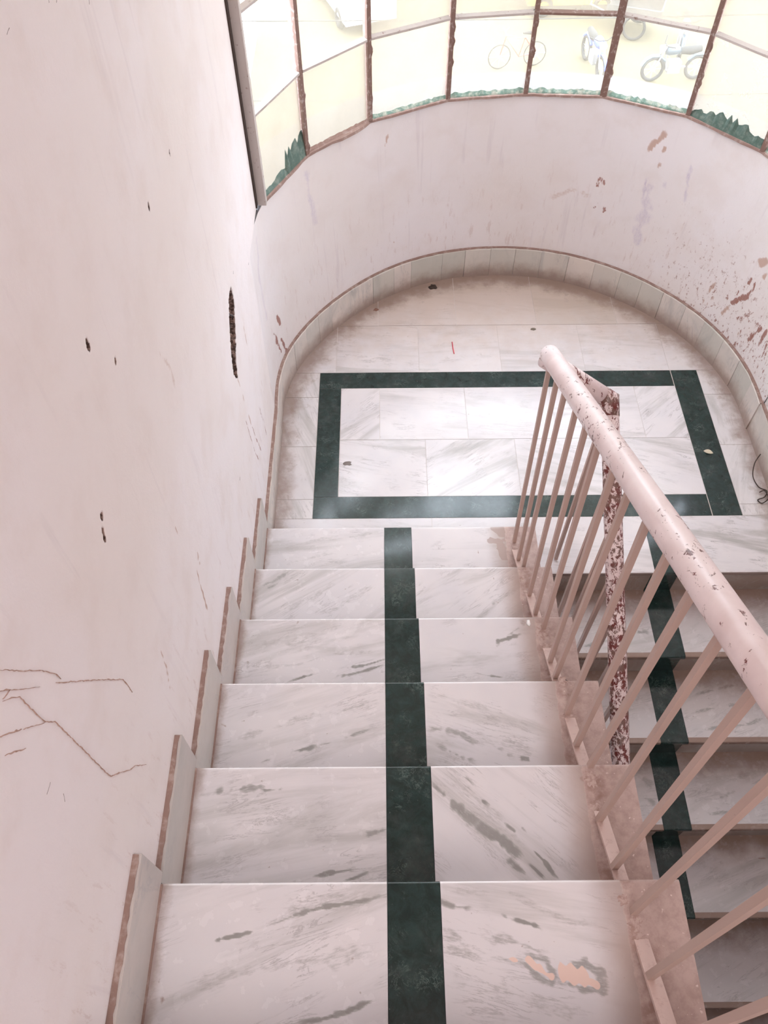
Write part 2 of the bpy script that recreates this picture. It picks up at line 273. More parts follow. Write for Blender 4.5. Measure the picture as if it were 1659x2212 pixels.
MARB = (.76, .715, .715, 1)
def make_marble(name, base=MARB, paint=False, grime_shading='none', rough=.22):
    """white marble with drifting grey veins; vein direction and tone come from each slab's own properties"""
    m, nt, b = mat(name, rough); n = N(nt)
    P = n.pos(); X = n.xyz(P)
    rnd = n.new('ShaderNodeObjectInfo').outputs['Random']
    ang = n.attr('ang', 'OBJECT'); tone = n.attr('tone', 'OBJECT'); veiny = n.attr('veiny', 'OBJECT')
    off = n.math('MULTIPLY', rnd, 37.0)
    offv = n.comb(off, off, n.math('MULTIPLY', off, .0))
    v = n.mapping(P, (1.5, 10, 3), ang, offv)
    a = n.noise(v, 1.0, 8, .62, .9)
    bands = n.ramp(a, .46, .70)
    v2 = n.mapping(P, (3.0, 26, 3), ang, offv)
    c = n.math('ABSOLUTE', n.math('SUBTRACT', n.noise(v2, 1.0, 8, .7, 1.2), .5))
    thin = n.math('MULTIPLY', n.ramp(c, .022, .0), n.ramp(n.noise(P, 9, 3), .45, .65))
    cloud = n.noise(n.mapping(P, (1, 1, 1), None, offv), 5, 3)
    col = n.mix(n.ramp(cloud, .3, .7), base, (base[0] * .92, base[1] * .93, base[2] * .95, 1))
    col = n.mix(n.math('MULTIPLY', bands, n.math('ADD', .46, n.math('MULTIPLY', veiny, .6), clamp=True)), col, (.44, .42, .40, 1))
    col = n.mix(n.math('MULTIPLY', thin, n.math('ADD', .40, veiny, clamp=True)), col, (.42, .39, .39, 1))
    col = n.mix(tone, col, (.50, .49, .44, 1))
    # individually placed veins
    vein = n.attr('vein')
    wob = n.math('MULTIPLY', n.math('SUBTRACT', n.noise(P, 70, 6, .7), .5), .9)
    wob_ = n.math('ADD', wob, n.math('MULTIPLY', n.math('SUBTRACT', n.noise(n.mapping(P, (60, 320, 60), ang), 1, 4, .6), .5), 1.5))
    vm = n.ramp(n.math('ADD', vein, wob_), .10, .92)
    vm = n.math('MULTIPLY', vm, n.math('MULTIPLY', n.ramp(vein, .02, .35), n.math('ADD', .25, n.math('MULTIPLY', vein, .72))))
    col = n.mix(vm, col, n.mix(n.noise(P, 26, 5, .7), (.40, .385, .365, 1), (.26, .245, .23, 1)))
    pe = n.ramp(n.math('ADD', n.attr('peach'), n.math('MULTIPLY', wob, .5)), .3, .5)
    col = n.mix(pe, col, (.80, .60, .52, 1))
    ru = n.ramp(n.math('ADD', n.attr('rust'), wob), .35, .75)
    col = n.mix(n.math('MULTIPLY', ru, .7), col, (.30, .17, .13, 1))
    mu = n.ramp(n.math('ADD', n.attr('mud'), n.math('MULTIPLY', wob, .6)), .35, .45)
    col = n.mix(mu, col, (.50, .41, .39, 1))
    # specks and drips
    sp = n.ramp(n.noise(P, 55, 2, .5), .745, .78)
    col = n.mix(n.math('MULTIPLY', sp, .5), col, (.33, .24, .2, 1))
    g = 0.0
    if grime_shading == 'room':
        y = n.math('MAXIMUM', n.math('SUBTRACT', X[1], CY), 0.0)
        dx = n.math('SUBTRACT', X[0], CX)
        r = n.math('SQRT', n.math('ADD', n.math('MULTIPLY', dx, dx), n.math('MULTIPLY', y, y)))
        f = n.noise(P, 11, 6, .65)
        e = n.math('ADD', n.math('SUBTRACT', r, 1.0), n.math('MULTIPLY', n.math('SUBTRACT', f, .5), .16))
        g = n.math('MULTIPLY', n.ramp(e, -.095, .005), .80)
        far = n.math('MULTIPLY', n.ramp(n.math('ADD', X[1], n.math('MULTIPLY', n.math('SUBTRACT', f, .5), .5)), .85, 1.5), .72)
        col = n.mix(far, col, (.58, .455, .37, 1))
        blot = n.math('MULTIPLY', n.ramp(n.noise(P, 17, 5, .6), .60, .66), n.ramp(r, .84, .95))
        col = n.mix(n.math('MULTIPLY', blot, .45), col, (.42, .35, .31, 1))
    if grime_shading == 'tread':
        f = n.noise(P, 16, 6, .65)
        e = n.math('ADD', n.math('SUBTRACT', XL, X[0]), n.math('MULTIPLY', n.math('SUBTRACT', f, .5), .05))
        g = n.math('MULTIPLY', n.ramp(e, -.028, .0), .75)
    if grime_shading == 'tread' or paint:
        ny_ = n.xyz(n.new('ShaderNodeNewGeometry').outputs['Normal'])[1]
        col = n.mix(n.math('MULTIPLY', n.ramp(ny_, .2, .5), .85), col, (.95, .93, .93, 1))  # window highlight along the rounded nosing is painted into the colour
    if grime_shading == 'lower':
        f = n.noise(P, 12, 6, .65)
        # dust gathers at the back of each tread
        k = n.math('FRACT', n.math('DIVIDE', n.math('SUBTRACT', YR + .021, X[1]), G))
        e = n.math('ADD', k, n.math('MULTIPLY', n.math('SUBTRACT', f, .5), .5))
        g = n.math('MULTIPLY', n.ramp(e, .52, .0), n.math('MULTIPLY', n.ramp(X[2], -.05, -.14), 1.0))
    if grime_shading == 'skirt':
        f = n.noise(P, 14, 6, .65)
        zz = n.math('ADD', X[2], n.math('MULTIPLY', n.math('SUBTRACT', f, .5), .12))
        g = n.math('MULTIPLY', n.ramp(zz, .095, .0), .80)
    col = n.mix(g, col, (.30, .205, .165, 1))
    if grime_shading in ('lower', 'room'):
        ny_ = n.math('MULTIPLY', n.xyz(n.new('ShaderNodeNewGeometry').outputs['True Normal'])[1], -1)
        col = n.mix(n.math('MULTIPLY', n.ramp(ny_, .5, .85), .9), col, (.17, .105, .08, 1))  # faces turned away from the window get their shade painted in as brown
    if paint:
        f = n.noise(P, 26, 6, .7)
        e = n.math('ADD', X[0], n.math('MULTIPLY', n.math('SUBTRACT', f, .5), .02))
        dirt = n.math('MULTIPLY', n.ramp(e, .36, .445), n.math('ADD', .50, n.math('MULTIPLY', n.noise(P, 8, 3), .6)))
        col = n.mix(dirt, col, (.40, .29, .245, 1))
        pm = n.ramp(e, .441, .446)
        pc = n.mix(n.ramp(n.noise(P, 30, 6, .7), .35, .7), (.53, .395, .355, 1), (.40, .285, .25, 1))
        pc = n.mix(n.ramp(n.noise(P, 110, 3), .68, .72), pc, (.72, .60, .57, 1))
        dk = n.math('MULTIPLY', n.ramp(n.math('ABSOLUTE', n.math('SUBTRACT', X[0], .468)), .05, .0), n.ramp(n.noise(P, 22, 5, .7), .42, .66))
        pc = n.mix(n.math('MULTIPLY', dk, .7), pc, (.25, .13, .10, 1))
        col = n.mix(pm, col, pc)
        n.set(b.inputs['Roughness'], n.ramp(pm, 0, 1, rough, .62))
    else:
        n.set(b.inputs['Roughness'], n.math('ADD', n.math('MULTIPLY', n.noise(P, 30, 4), .22), rough - .08))
    n.set(b.inputs['Base Color'], col)
    n.bump(b, n.noise(P, 40, 3), .05, .001)
    return m
M_TREAD = make_marble('marble_tread', grime_shading='tread')
M_TREADR = make_marble('marble_tread_painted_edge', paint=True)
M_FLOOR = make_marble('marble_floor', grime_shading='room', rough=.13)
M_LOWER = make_marble('marble_lower_flight', grime_shading='lower', base=(.66, .61, .60, 1))
M_LRISER = make_marble('marble_lower_riser', base=(.26, .165, .13, 1), rough=.4)  # shade on the risers is put into this dark brown base
M_SKIRT = make_marble('marble_skirting', grime_shading='skirt', base=(.72, .64, .58, 1), rough=.35)
M_SKIRTS = make_marble('marble_stair_skirting', base=(.60, .53, .49, 1), rough=.35)

def make_green():
    m, nt, b = mat('green_marble', .2); n = N(nt); P = n.pos()
    a = n.noise(P, 34, 8, .75, .6)
    col = n.mix(n.ramp(a, .35, .7), (.009, .021, .019, 1), (.021, .046, .041, 1))
    c = n.math('ABSOLUTE', n.math('SUBTRACT', n.noise(P, 24, 8, .75, 2.2), .5))
    thin = n.math('MULTIPLY', n.ramp(c, .012, .0), n.ramp(n.noise(P, 13, 4), .50, .66))
    col = n.mix(n.math('MULTIPLY', thin, .6), col, (.30, .42, .38, 1))
    sp = n.ramp(n.noise(P, 120, 3, .6), .70, .76)
    col = n.mix(n.math('MULTIPLY', sp, .55), col, (.22, .27, .26, 1))
    col = n.mix(n.math('MULTIPLY', n.ramp(n.noise(P, 9, 5, .7), .45, .75), .13), col, (.20, .22, .20, 1))
    n.set(b.inputs['Base Color'], col)
    n.set(b.inputs['Roughness'], n.math('ADD', .07, n.math('MULTIPLY', n.noise(P, 60, 4, .7), .12)))
    return m
M_GREEN = make_green()

def make_plaster(name, curved):
    m, nt, b = mat(name, .75); n = N(nt); P = n.pos(); X = n.xyz(P)
    big = n.noise(P, 1.3, 3); mid = n.noise(P, 7, 5, .6)
    base = (.85, .79, .795, 1) if not curved else (.785, .735, .742, 1)
    col = n.mix(n.ramp(big, .35, .65), base, (base[0] * .97, base[1] * .95, base[2] * .91, 1))
    col = n.mix(n.math('MULTIPLY', n.ramp(mid, .45, .70), .40), col, (base[0] * .9, base[1] * .85, base[2] * .8, 1))
    # runs and scuffs that drift down the paint
    rv = n.mapping(P, (26, 26, 1.6))
    run = n.math('MULTIPLY', n.ramp(n.noise(rv, 1, 4, .6), .58, .70), n.ramp(n.noise(P, 3, 3), .45, .6))
    col = n.mix(n.math('MULTIPLY', run, .20 if curved else .14), col, (.48, .40, .44, 1))
    low = n.math('SUBTRACT', X[2], n.math('MULTIPLY', n.math('MAXIMUM', n.math('MULTIPLY', X[1], -1), 0), H / G))
    scuff = n.math('MULTIPLY', n.ramp(n.noise(n.mapping(P, (40, 40, 9)), 1, 6, .75), .57, .66), n.ramp(low, .75, .2))
    col = n.mix(n.math('MULTIPLY', scuff, .28), col, (.45, .27, .22, 1))
    wob = n.math('MULTIPLY', n.math('SUBTRACT', n.noise(P, 95, 6, .75), .5), 1.3)
    wob2 = n.math('MULTIPLY', n.math('SUBTRACT', n.noise(n.mapping(P, (130, 130, 55)), 1, 7, .8), .5), 2.6)
    ta = n.ramp(n.math('ADD', n.attr('tan'), n.math('MULTIPLY', wob, .55)), .25, .5)
    ta = n.math('MULTIPLY', ta, n.ramp(n.attr('tan'), .0, .8, .0, .85))
    col = n.mix(ta, col, (.50, .32, .25, 1))
    li = n.math('MULTIPLY', n.attr('lilac'), n.math('ADD', .45, wob2, clamp=True))
    col = n.mix(n.math('MULTIPLY', li, .8), col, (.42, .34, .50, 1))
    ru = n.ramp(n.math('ADD', n.math('MULTIPLY', n.attr('rust'), 1.15), wob2), .45, .8)
    ru = n.math('MULTIPLY', ru, n.ramp(n.attr('rust'), .02, .3))
    col = n.mix(n.math('MULTIPLY', ru, .85), col, (.27, .085, .055, 1))
    if curved:
        rs = n.math('MULTIPLY', n.ramp(X[0], 1.05, 1.5), n.ramp(X[2], .75, .25))
        sp = n.ramp(n.math('ADD', n.noise(n.mapping(P, (55, 55, 34)), 1, 6, .8), n.math('MULTIPLY', rs, .07)), .625, .66)
        col = n.mix(n.math('MULTIPLY', n.math('MULTIPLY', sp, rs), .9), col, (.30, .13, .10, 1))
    dk = n.ramp(n.math('ADD', n.attr('dark'), n.math('MULTIPLY', wob, .3)), .3, .5)
    col = n.mix(dk, col, (.20, .16, .15, 1))
    hole = n.attr('hole')
    hc = n.mix(n.ramp(n.noise(P, 60, 5, .7), .42, .62), (.055, .026, .018, 1), (.36, .24, .20, 1))
    col = n.mix(n.ramp(hole, .02, .12), col, hc)
    n.set(b.inputs['Base Color'], col)
    n.bump(b, n.math('ADD', n.noise(P, 22, 5, .6), n.math('MULTIPLY', n.noise(P, 160, 3, .6), .25)), .35, .004)
    return m
M_WALL = make_plaster('painted_plaster', False)
M_WALLC = make_plaster('painted_plaster_curved', True)

def simple(name, c, rough=.6, metal=0, var=.15, scale=30, c2=None, thr=(.4, .7)):
    m, nt, b = mat(name, rough); n = N(nt); P = n.pos()
    c = (*c, 1); c2 = (*c2, 1) if c2 else tuple(x * (1 - var) for x in c[:3]) + (1,)
    n.set(b.inputs['Base Color'], n.mix(n.ramp(n.noise(P, scale, 5, .65), *thr), c, c2))
    b.inputs['Metallic'].default_value = metal
    return m
M_MORTAR = simple('brown_mortar_ledge', (.29, .185, .155), .85, scale=40, c2=(.46, .35, .31), thr=(.45, .75))
M_TRAIL = simple('dried_mud', (.52, .355, .30), .9, scale=90, c2=(.36, .22, .17), thr=(.4, .65))
M_SCUFF = simple('grey_scuff', (.33, .28, .27), .9)
M_GROUT = simple('pale_grout', (.66, .60, .56), .9)
M_CONCRETE = simple('grey_concrete', (.50, .46, .46), .9, scale=14)
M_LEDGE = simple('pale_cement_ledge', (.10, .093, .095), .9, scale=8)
M_RUST = simple('rusty_window_steel', (.20, .115, .09), .7, scale=60, c2=(.42, .34, .31), thr=(.5, .72))
M_STEEL = simple('dusty_window_steel', (.48, .42, .39), .7, scale=55, c2=(.24, .15, .12), thr=(.58, .72))
M_PUTTY = simple('old_green_putty', (.17, .27, .22), .6, scale=45, c2=(.50, .52, .44), thr=(.42, .66))
M_DKGREEN = simple('dark_green_grime', (.075, .13, .105), .6, scale=40, c2=(.20, .25, .21), thr=(.4, .75))
M_BAL = simple('pink_brown_metal_paint', (.50, .355, .30), .5, scale=120, c2=(.22, .09, .06), thr=(.70, .745))
M_BAR = simple('dusty_pink_flat_bar', (.60, .44, .39), .55, scale=60, c2=(.46, .30, .26), thr=(.5, .8))
M_DARK = simple('dark_residue', (.05, .03, .022), .7, scale=60)
M_MUD = simple('brown_dirt', (.26, .13, .095), .9, scale=60)

def make_pipe(name, t0, t1, scl=68):
    m, nt, b = mat(name, .34); n = N(nt); P = n.pos()
    v = n.mapping(P, (1, .55, .8))
    f = n.noise(v, scl, 8, .74, .4); g = n.noise(P, 5, 3)
    k = n.math('ADD', f, n.math('MULTIPLY', n.math('SUBTRACT', g, .5), .35))
    chip = n.ramp(k, t0, t1)
    pink = n.mix(n.ramp(n.noise(P, 9, 4), .35, .7), (.83, .70, .69, 1), (.72, .575, .56, 1))
    dark = n.mix(n.ramp(n.noise(P, 30, 4), .4, .6), (.15, .022, .018, 1), (.19, .10, .08, 1))
    n.set(b.inputs['Base Color'], n.mix(chip, pink, dark))
    n.bump(b, n.math('SUBTRACT', n.noise(P, 25, 5), chip), .3, .0015)
    return m
M_PIPE = make_pipe('pink_enamel_chipped', .60, .63)
M_PIPE2 = make_pipe('pink_enamel_peeling_to_maroon', .505, .535, 100)
M_PIPE3 = make_pipe('pink_enamel_worn_end', .55, .58, 60)
M_JOINT = make_pipe('maroon_welded_joint', .40, .44, 80)

def make_glass():
    m = bpy.data.materials.new('dusty_window_glass'); m.use_nodes = True; nt = m.node_tree; n = N(nt)
    nt.nodes.remove(nt.nodes['Principled BSDF']); out = nt.nodes['Material Output']
    P = n.pos()
    milk = n.attr('milk', 'OBJECT')
    tr = n.new('ShaderNodeBsdfTransparent'); tr.inputs[0].default_value = (.96, .97, .95, 1)
    tl = n.new('ShaderNodeBsdfTranslucent'); n.set(tl.inputs[0], n.mix(n.attr('dim_tint', 'OBJECT'), (.60, .56, .50, 1), (.255, .222, .172, 1)))  # darker tint put in to hold back the light glowing through the panes
    df = n.new('ShaderNodeBsdfDiffuse'); df.inputs[0].default_value = (.62, .57, .53, 1)
    gl = n.new('ShaderNodeBsdfGlossy'); gl.inputs['Roughness'].default_value = .06
    m1 = n.new('ShaderNodeMixShader'); m1.inputs[0].default_value = .25
    nt.links.new(tl.outputs[0], m1.inputs[1]); nt.links.new(df.outputs[0], m1.inputs[2])
    f = n.math('ADD', milk, n.math('MULTIPLY', n.math('SUBTRACT', n.noise(P, 6, 5, .6), .5), .25), clamp=True)
    m2 = n.new('ShaderNodeMixShader'); nt.links.new(f, m2.inputs[0])
    nt.links.new(tr.outputs[0], m2.inputs[1]); nt.links.new(m1.outputs[0], m2.inputs[2])
    m3 = n.new('ShaderNodeMixShader'); m3.inputs[0].default_value = .03
    nt.links.new(m2.outputs[0], m3.inputs[1]); nt.links.new(gl.outputs[0], m3.inputs[2])
    nt.links.new(m3.outputs[0], out.inputs[0])
    return m
M_GLASS = make_glass()

# ------------------------------------------------------------------ mesh helpers
def link(name, me, m, parent=None, **props):
    o = bpy.data.objects.new(name, me); COL.objects.link(o)
    if m is not None and not me.materials:
        for x in (m if isinstance(m, (list, tuple)) else [m]): me.materials.append(x)
    if parent is not None:
        o.parent = parent
        o.matrix_parent_inverse = Matrix.Translation(-PL.get(parent.name, Vector((0, 0, 0))))
    for k, v in props.items(): o[k] = v
    PL[o.name] = Vector((0, 0, 0))
    return o
PL = {}
def root(name, loc, **props):
    o = bpy.data.objects.new(name, None); COL.objects.link(o); o.location = loc; o.empty_display_size = .1
    for k, v in props.items(): o[k] = v
    PL[o.name] = Vector(loc)
    return o
def mesh(name, V, F, smooth=False, mi=None):
    me = bpy.data.meshes.new(name); me.from_pydata([tuple(v) for v in V], [], F)
    if mi is not None: me.polygons.foreach_set('material_index', mi)
    if smooth: me.polygons.foreach_set('use_smooth', [True] * len(me.polygons))
    me.update(); return me
def hexa(b4, t4):
    V = list(b4) + list(t4)
    return V, [(3, 2, 1, 0), (4, 5, 6, 7), (0, 1, 5, 4), (1, 2, 6, 5), (2, 3, 7, 6), (3, 0, 4, 7)]
def boxm(name, x0, x1, y0, y1, z0, z1):
    b = [(x0, y0, z0), (x1, y0, z0), (x1, y1, z0), (x0, y1, z0)]
    V, F = hexa(b, [(x, y, z1) for x, y, _ in b]); return mesh(name, V, F)
def box(name, x0, x1, y0, y1, z0, z1, m, parent=None, **p):
    return link(name, boxm(name, x0, x1, y0, y1, z0, z1), m, parent, **p)
def sweep(name, pts, r, n=10, cap=True, square=False, up=Vector((0, 0, 1))):
    """a bar or pipe along a polyline, mitred at the bends"""
    pts = [Vector(p) for p in pts]; V = []; F = []
    rs = r if isinstance(r, (list, tuple)) else [r] * len(pts)
    for i, p in enumerate(pts):
        d0 = (p - pts[i - 1]).normalized() if i else None
        d1 = (pts[i + 1] - p).normalized() if i < len(pts) - 1 else None
        d = ((d0 or d1) + (d1 or d0)).normalized()
        u = up if abs(d.dot(up)) < .95 else Vector((1, 0, 0))
        a = d.cross(u).normalized(); b2 = a.cross(d).normalized()
        k = 1 / max(.5, math.sqrt((1 + (d0.dot(d1) if d0 and d1 else 1)) / 2))
        for j in range(n):
            t = 2 * math.pi * (j + (.5 if square else 0)) / n
            s = rs[i] * (1.0 if not square else math.sqrt(2))
            V.append(p + a * math.cos(t) * s * (k if d0 and d1 and not square else 1) + b2 * math.sin(t) * s)
    for i in range(len(pts) - 1):
        for j in range(n):
            F.append((i * n + j, i * n + (j + 1) % n, (i + 1) * n + (j + 1) % n, (i + 1) * n + j))
    if cap: F.append(tuple(range(n))[::-1]); F.append(tuple((len(pts) - 1) * n + j for j in range(n)))
    return mesh(name, V, F, smooth=not square)
def join(name, parts, smooth=False):
    V = []; F = []
    for v, f in parts:
        o = len(V); V += list(v); F += [tuple(i + o for i in q) for q in f]
    return mesh(name, V, F, smooth)
def data(me): return [tuple(v.co) for v in me.vertices], [tuple(p.vertices) for p in me.polygons]
def paint(me, surfaces):
    """writes vein and stain strokes (world-space polylines) into per-vertex attributes"""
    V = np.empty(len(me.vertices) * 3); me.vertices.foreach_get('co', V); V = V.reshape(-1, 3)
    acc = {}
    R_ = np.random.RandomState(11); V0 = V; V = V.copy()
    for f, am in ((12, .004), (37, .0022), (90, .0012)):
        for c in range(3):
            k = R_.randn(3) * f; V[:, c] += am * np.sin(V0 @ k + R_.rand() * 6.3)
    for s, a, wd, st, pts in STROKES:
        if s not in surfaces: continue
        A = acc.setdefault(a, np.zeros(len(V)))
        pts = np.array(pts)
        if s[0] in 'TL': wd = max(wd, .0032)
        seg = np.linalg.norm(np.diff(pts, axis=0), axis=1); LL = seg.sum(); s0 = 0.0
        for p, q, sl in zip(pts[:-1], pts[1:], seg):
            s0 += sl
            lo = np.minimum(p, q) - wd * 1.6; hi = np.maximum(p, q) + wd * 1.6
            idx = np.where(((V >= lo) & (V <= hi)).all(1))[0]
            if not len(idx): continue
            d = q - p; t = np.clip(((V[idx] - p) @ d) / (d @ d + 1e-12), 0, 1)
            dist = np.linalg.norm(V[idx] - p - t[:, None] * d, axis=1)
            sa = s0 - sl + t * sl; tp = np.clip(np.minimum(sa, LL - sa) / (.22 * LL) + (.35 if a in ('vein', 'tan', 'dark') else 1), 0, 1)
            wv = wd * (.75 + .45 * np.sin(V0[idx] @ (R_.randn(3) * 45) + R_.rand() * 6.3) + .2 * np.sin(V0[idx] @ (R_.randn(3) * 160)))
            if wd < .0048: wv = np.maximum(wv, wd * .7)
            A[idx] = np.maximum(A[idx], (1.4 if wd < .0048 else 1) * tp * st * np.clip(1.8 - dist / np.maximum(wv, wd * .25), 0, 1))
    for a, v in acc.items():
        at = me.attributes.new(a, 'FLOAT', 'POINT'); at.data.foreach_set('value', v.astype(np.float32))
def arange(a, b, step): 
    n = max(1, int(round(abs(b - a) / step))); return [a + (b - a) * i / n for i in range(n + 1)]
def slab(name, x0, x1, yback, ynose, ztop, th, dens=None, m=None, parent=None, surf=None, **p):
    """marble slab with a rounded nosing at ynose; fine top mesh where veins are drawn"""
    s = 1 if ynose > yback else -1; r = .0065
    ys = arange(yback, ynose - s * r, dens) if dens else [yback, ynose - s * r]
    prof = [(y, ztop) for y in ys]
    prof += [(ynose - s * r + s * r * math.sin(a), ztop - r + r * math.cos(a)) for a in (math.pi / 8, math.pi / 4, 3 * math.pi / 8, math.pi / 2)]
    prof += [(ynose, ztop - th + .003), (ynose - s * .003, ztop - th), (yback, ztop - th)]
    xs = arange(x0, x1, dens) if dens else [x0, x1]
    n = len(prof); V = [(x, y, z) for x in xs for y, z in prof]; F = []
    for i in range(len(xs) - 1):
        for j in range(n):
            q = (i * n + j, i * n + (j + 1) % n, (i + 1) * n + (j + 1) % n, (i + 1) * n + j)
            F.append(q if s < 0 else q[::-1])
    a = tuple(range(n)); b = tuple((len(xs) - 1) * n + j for j in range(n))
    F.append(a[::-1] if s < 0 else a); F.append(b if s < 0 else b[::-1])
    me = mesh(name, V, F)
    sm = [True] * len(F); sm[-1] = sm[-2] = False
    me.polygons.foreach_set('use_smooth', sm)
    try: me.set_sharp_from_angle(angle=math.radians(40))
    except Exception: pass
    if surf: paint(me, surf)
    return link(name, me, m, parent, **p)
def rv(lo, hi): return random.uniform(lo, hi)
def look(o, ang=None, tone=0.0, veiny=None):
    o['ang'] = float(ang if ang is not None else rv(-.35, .35)); o['tone'] = float(tone); o['veiny'] = float(veiny if veiny is not None else rv(0, .35))
    return o

# ------------------------------------------------------------------ floor of the half-round landing
floor = root('floor', (CX, .75, 0), kind='structure', label='half-round stair landing paved in white marble with a dark green rectangular border')
outline = [(WR - .016, -.10)] + [foot(t, .004) for t in range(0, 181, 4)] + [(XL - .004, -.02)]
def clip(poly, conv):
    out = poly
    for i in range(len(conv)):
        a = conv[i]; b = conv[(i + 1) % len(conv)]; res = []
        def side(p): return (b[0] - a[0]) * (p[1] - a[1]) - (b[1] - a[1]) * (p[0] - a[0])
        for j in range(len(out)):
            p, q = out[j], out[(j + 1) % len(out)]; sp, sq = side(p), side(q)
            if sp >= 0: res.append(p)
            if sp * sq < 0:
                t = sp / (sp - sq); res.append((p[0] + (q[0] - p[0]) * t, p[1] + (q[1] - p[1]) * t))
        out = res
        if len(out) < 3: return []
    return out
def hull(pts):
    pts = sorted(set(pts)); 
    def half(ps):
        h = []
        for p in ps:
            while len(h) > 1 and (h[-1][0] - h[-2][0]) * (p[1] - h[-2][1]) - (h[-1][1] - h[-2][1]) * (p[0] - h[-2][0]) <= 0: h.pop()
            h.append(p)
        return h
    a, b = half(pts), half(pts[::-1]); return a[:-1] + b[:-1]
CONV = hull(outline)
def tile(x0, x1, y0, y1, m=M_FLOOR, name='floor_tile', dz=0.0, **k):
    g = .0009
    P = clip([(x0 + g, y0 + g), (x1 - g, y0 + g), (x1 - g, y1 - g), (x0 + g, y1 - g)], CONV)
    if len(P) < 3: return
    n = len(P); V = [(x, y, dz - .018) for x, y in P] + [(x, y, dz) for x, y in P]
    F = [tuple(range(n))[::-1], tuple(range(n, 2 * n))] + [(i, (i + 1) % n, n + (i + 1) % n, n + i) for i in range(n)]
    o = link(name, mesh(name, V, F), m, floor); look(o, **k); return o
n_ = len(CONV)
V = [(x, y, -.15) for x, y in CONV] + [(x, y, -.0012) for x, y in CONV]
V2 = [(x, max(y, -.018) if x < .57 else max(y, -.085), z) for x, y, z in V]
link('grout_bed', mesh('grout_bed', V2, [tuple(range(n_))[::-1], tuple(range(n_, 2 * n_))] + [(i, (i + 1) % n_, n_ + (i + 1) % n_, n_ + i) for i in range(n_)]), M_GROUT, floor)
# inner field
for xs, y0, y1 in (([-.185, .178, .556, .932, 1.304], .256, .5555), ([-.185, -.015, .362, .74, 1.118, 1.304], .5555, .8565)):
    for i, (a, b) in enumerate(zip(xs, xs[1:])):
        k = {}
        if y0 < .4: k = [dict(ang=.2, veiny=.5), dict(ang=-.6, veiny=.55), dict(ang=.25, veiny=.35), dict(ang=.3, veiny=.4)][i]
        else: k = [dict(ang=-.7, veiny=.5), dict(ang=.1, veiny=.1), dict(ang=0.05, veiny=.1), dict(ang=0, veiny=.1), dict(ang=-.7, veiny=.6)][i]
        tile(a, b, y0, y1, **k)
# outer field
for xs, y0, y1, tn in (([-.60, -.212, .166, .541, .92, 1.30, 1.66], .953, 1.262, 0), ([-.40, -.02, .353, .733, 1.116, 1.50], 1.262, 1.70, .1)):
    for i, (a, b) in enumerate(zip(xs, xs[1:])):
        t = .10 if tn else 0
        if tn and i == 3: tile(a, b, y0, y1, ang=.03, tone=.42, veiny=.9)
        else: tile(a, b, y0, y1, tone=t, ang=rv(-.1, .25), veiny=.45 if i in (1, 4) else rv(0, .3))
for a, b in ((.150, .245), (.245, .521), (.521, .803), (.803, .953)): tile(-.50, -.284, a, b, ang=1.2, tone=.12, veiny=.5)
for a, b in ((.150, .205), (.205, .514), (.514, .803), (.803, .953)): tile(1.422, 1.62, a, b, ang=rv(1, 2), tone=.08, veiny=.45)
tile(-.50, .189, -.012, .150, ang=.1); tile(.189, .572, -.012, .150, ang=-.2)
# green border
for a in ((-.284, 1.302, .8565, .953), (-.284, -.185, .256, .8565), (-.284, 1.302, .150, .256), (1.304, 1.422, .150, .953)):
    tile(*a, m=M_GREEN, name='green_border_strip', dz=.0004)
# slabs at the head of the lower flight
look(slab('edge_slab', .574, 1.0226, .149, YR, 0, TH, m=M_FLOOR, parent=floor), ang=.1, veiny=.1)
look(slab('green_edge_slab', 1.0236, 1.126, .149, YR, 0, TH, m=M_GREEN, parent=floor))
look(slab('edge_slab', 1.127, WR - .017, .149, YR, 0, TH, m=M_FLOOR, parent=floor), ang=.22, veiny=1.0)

# ------------------------------------------------------------------ upper flight (climbs towards the viewer)
def props(lbl): return dict(label=lbl, category='staircase')
up = root('staircase', (0.06, 0, 0), **props('white marble flight with green centre stripe left of the railing, climbing from the landing'))
angs = [.15, .6, .28, .3, .2, .3, .2, .2]
angr = [.05, .6, .1, -.3, -.72, -.22, .1, .2]
for k in range(1, 9):
    z = k * H; yn = -(k - 1) * G; yb = -k * G - OV - .002
    st = link('step', boxm('step', XL - .008, XR - .004, yb - .02, yn - OV, (k - 1) * H - .16 if k > 1 else -.14, z - TH - .0005), M_CONCRETE, up)
    d = (.0030 if k > 2 else .0042) if k < 7 else None
    look(slab('left_tread_slab', XL - .002, -.0008, yb, yn, z, TH, d, M_TREAD, st, ['T%d' % k]), ang=-angs[k - 1], veiny=.3)
    look(slab('green_tread_inlay', .0002, .0998, yb, yn, z + .0004, TH, None, M_GREEN, st))
    look(slab('right_tread_slab', .1008, XR, yb, yn, z, TH, d, M_TREADR, st, ['T%d' % k]), ang=-angr[k - 1], veiny=.3)
    # riser facings, under the nosing
    zr0 = z - H + .0005; zr1 = z - TH - .0005
    for a, b, mm, nm in ((XL - .002, -.0008, M_TREAD, 'riser_slab'), (.0002, .0998, M_GREEN, 'green_riser_inlay'), (.1008, XR - .004, M_TREADR, 'riser_slab')):
        look(box(nm, a, b, yn - OV, yn - OV + .012, zr0, zr1, mm, st))

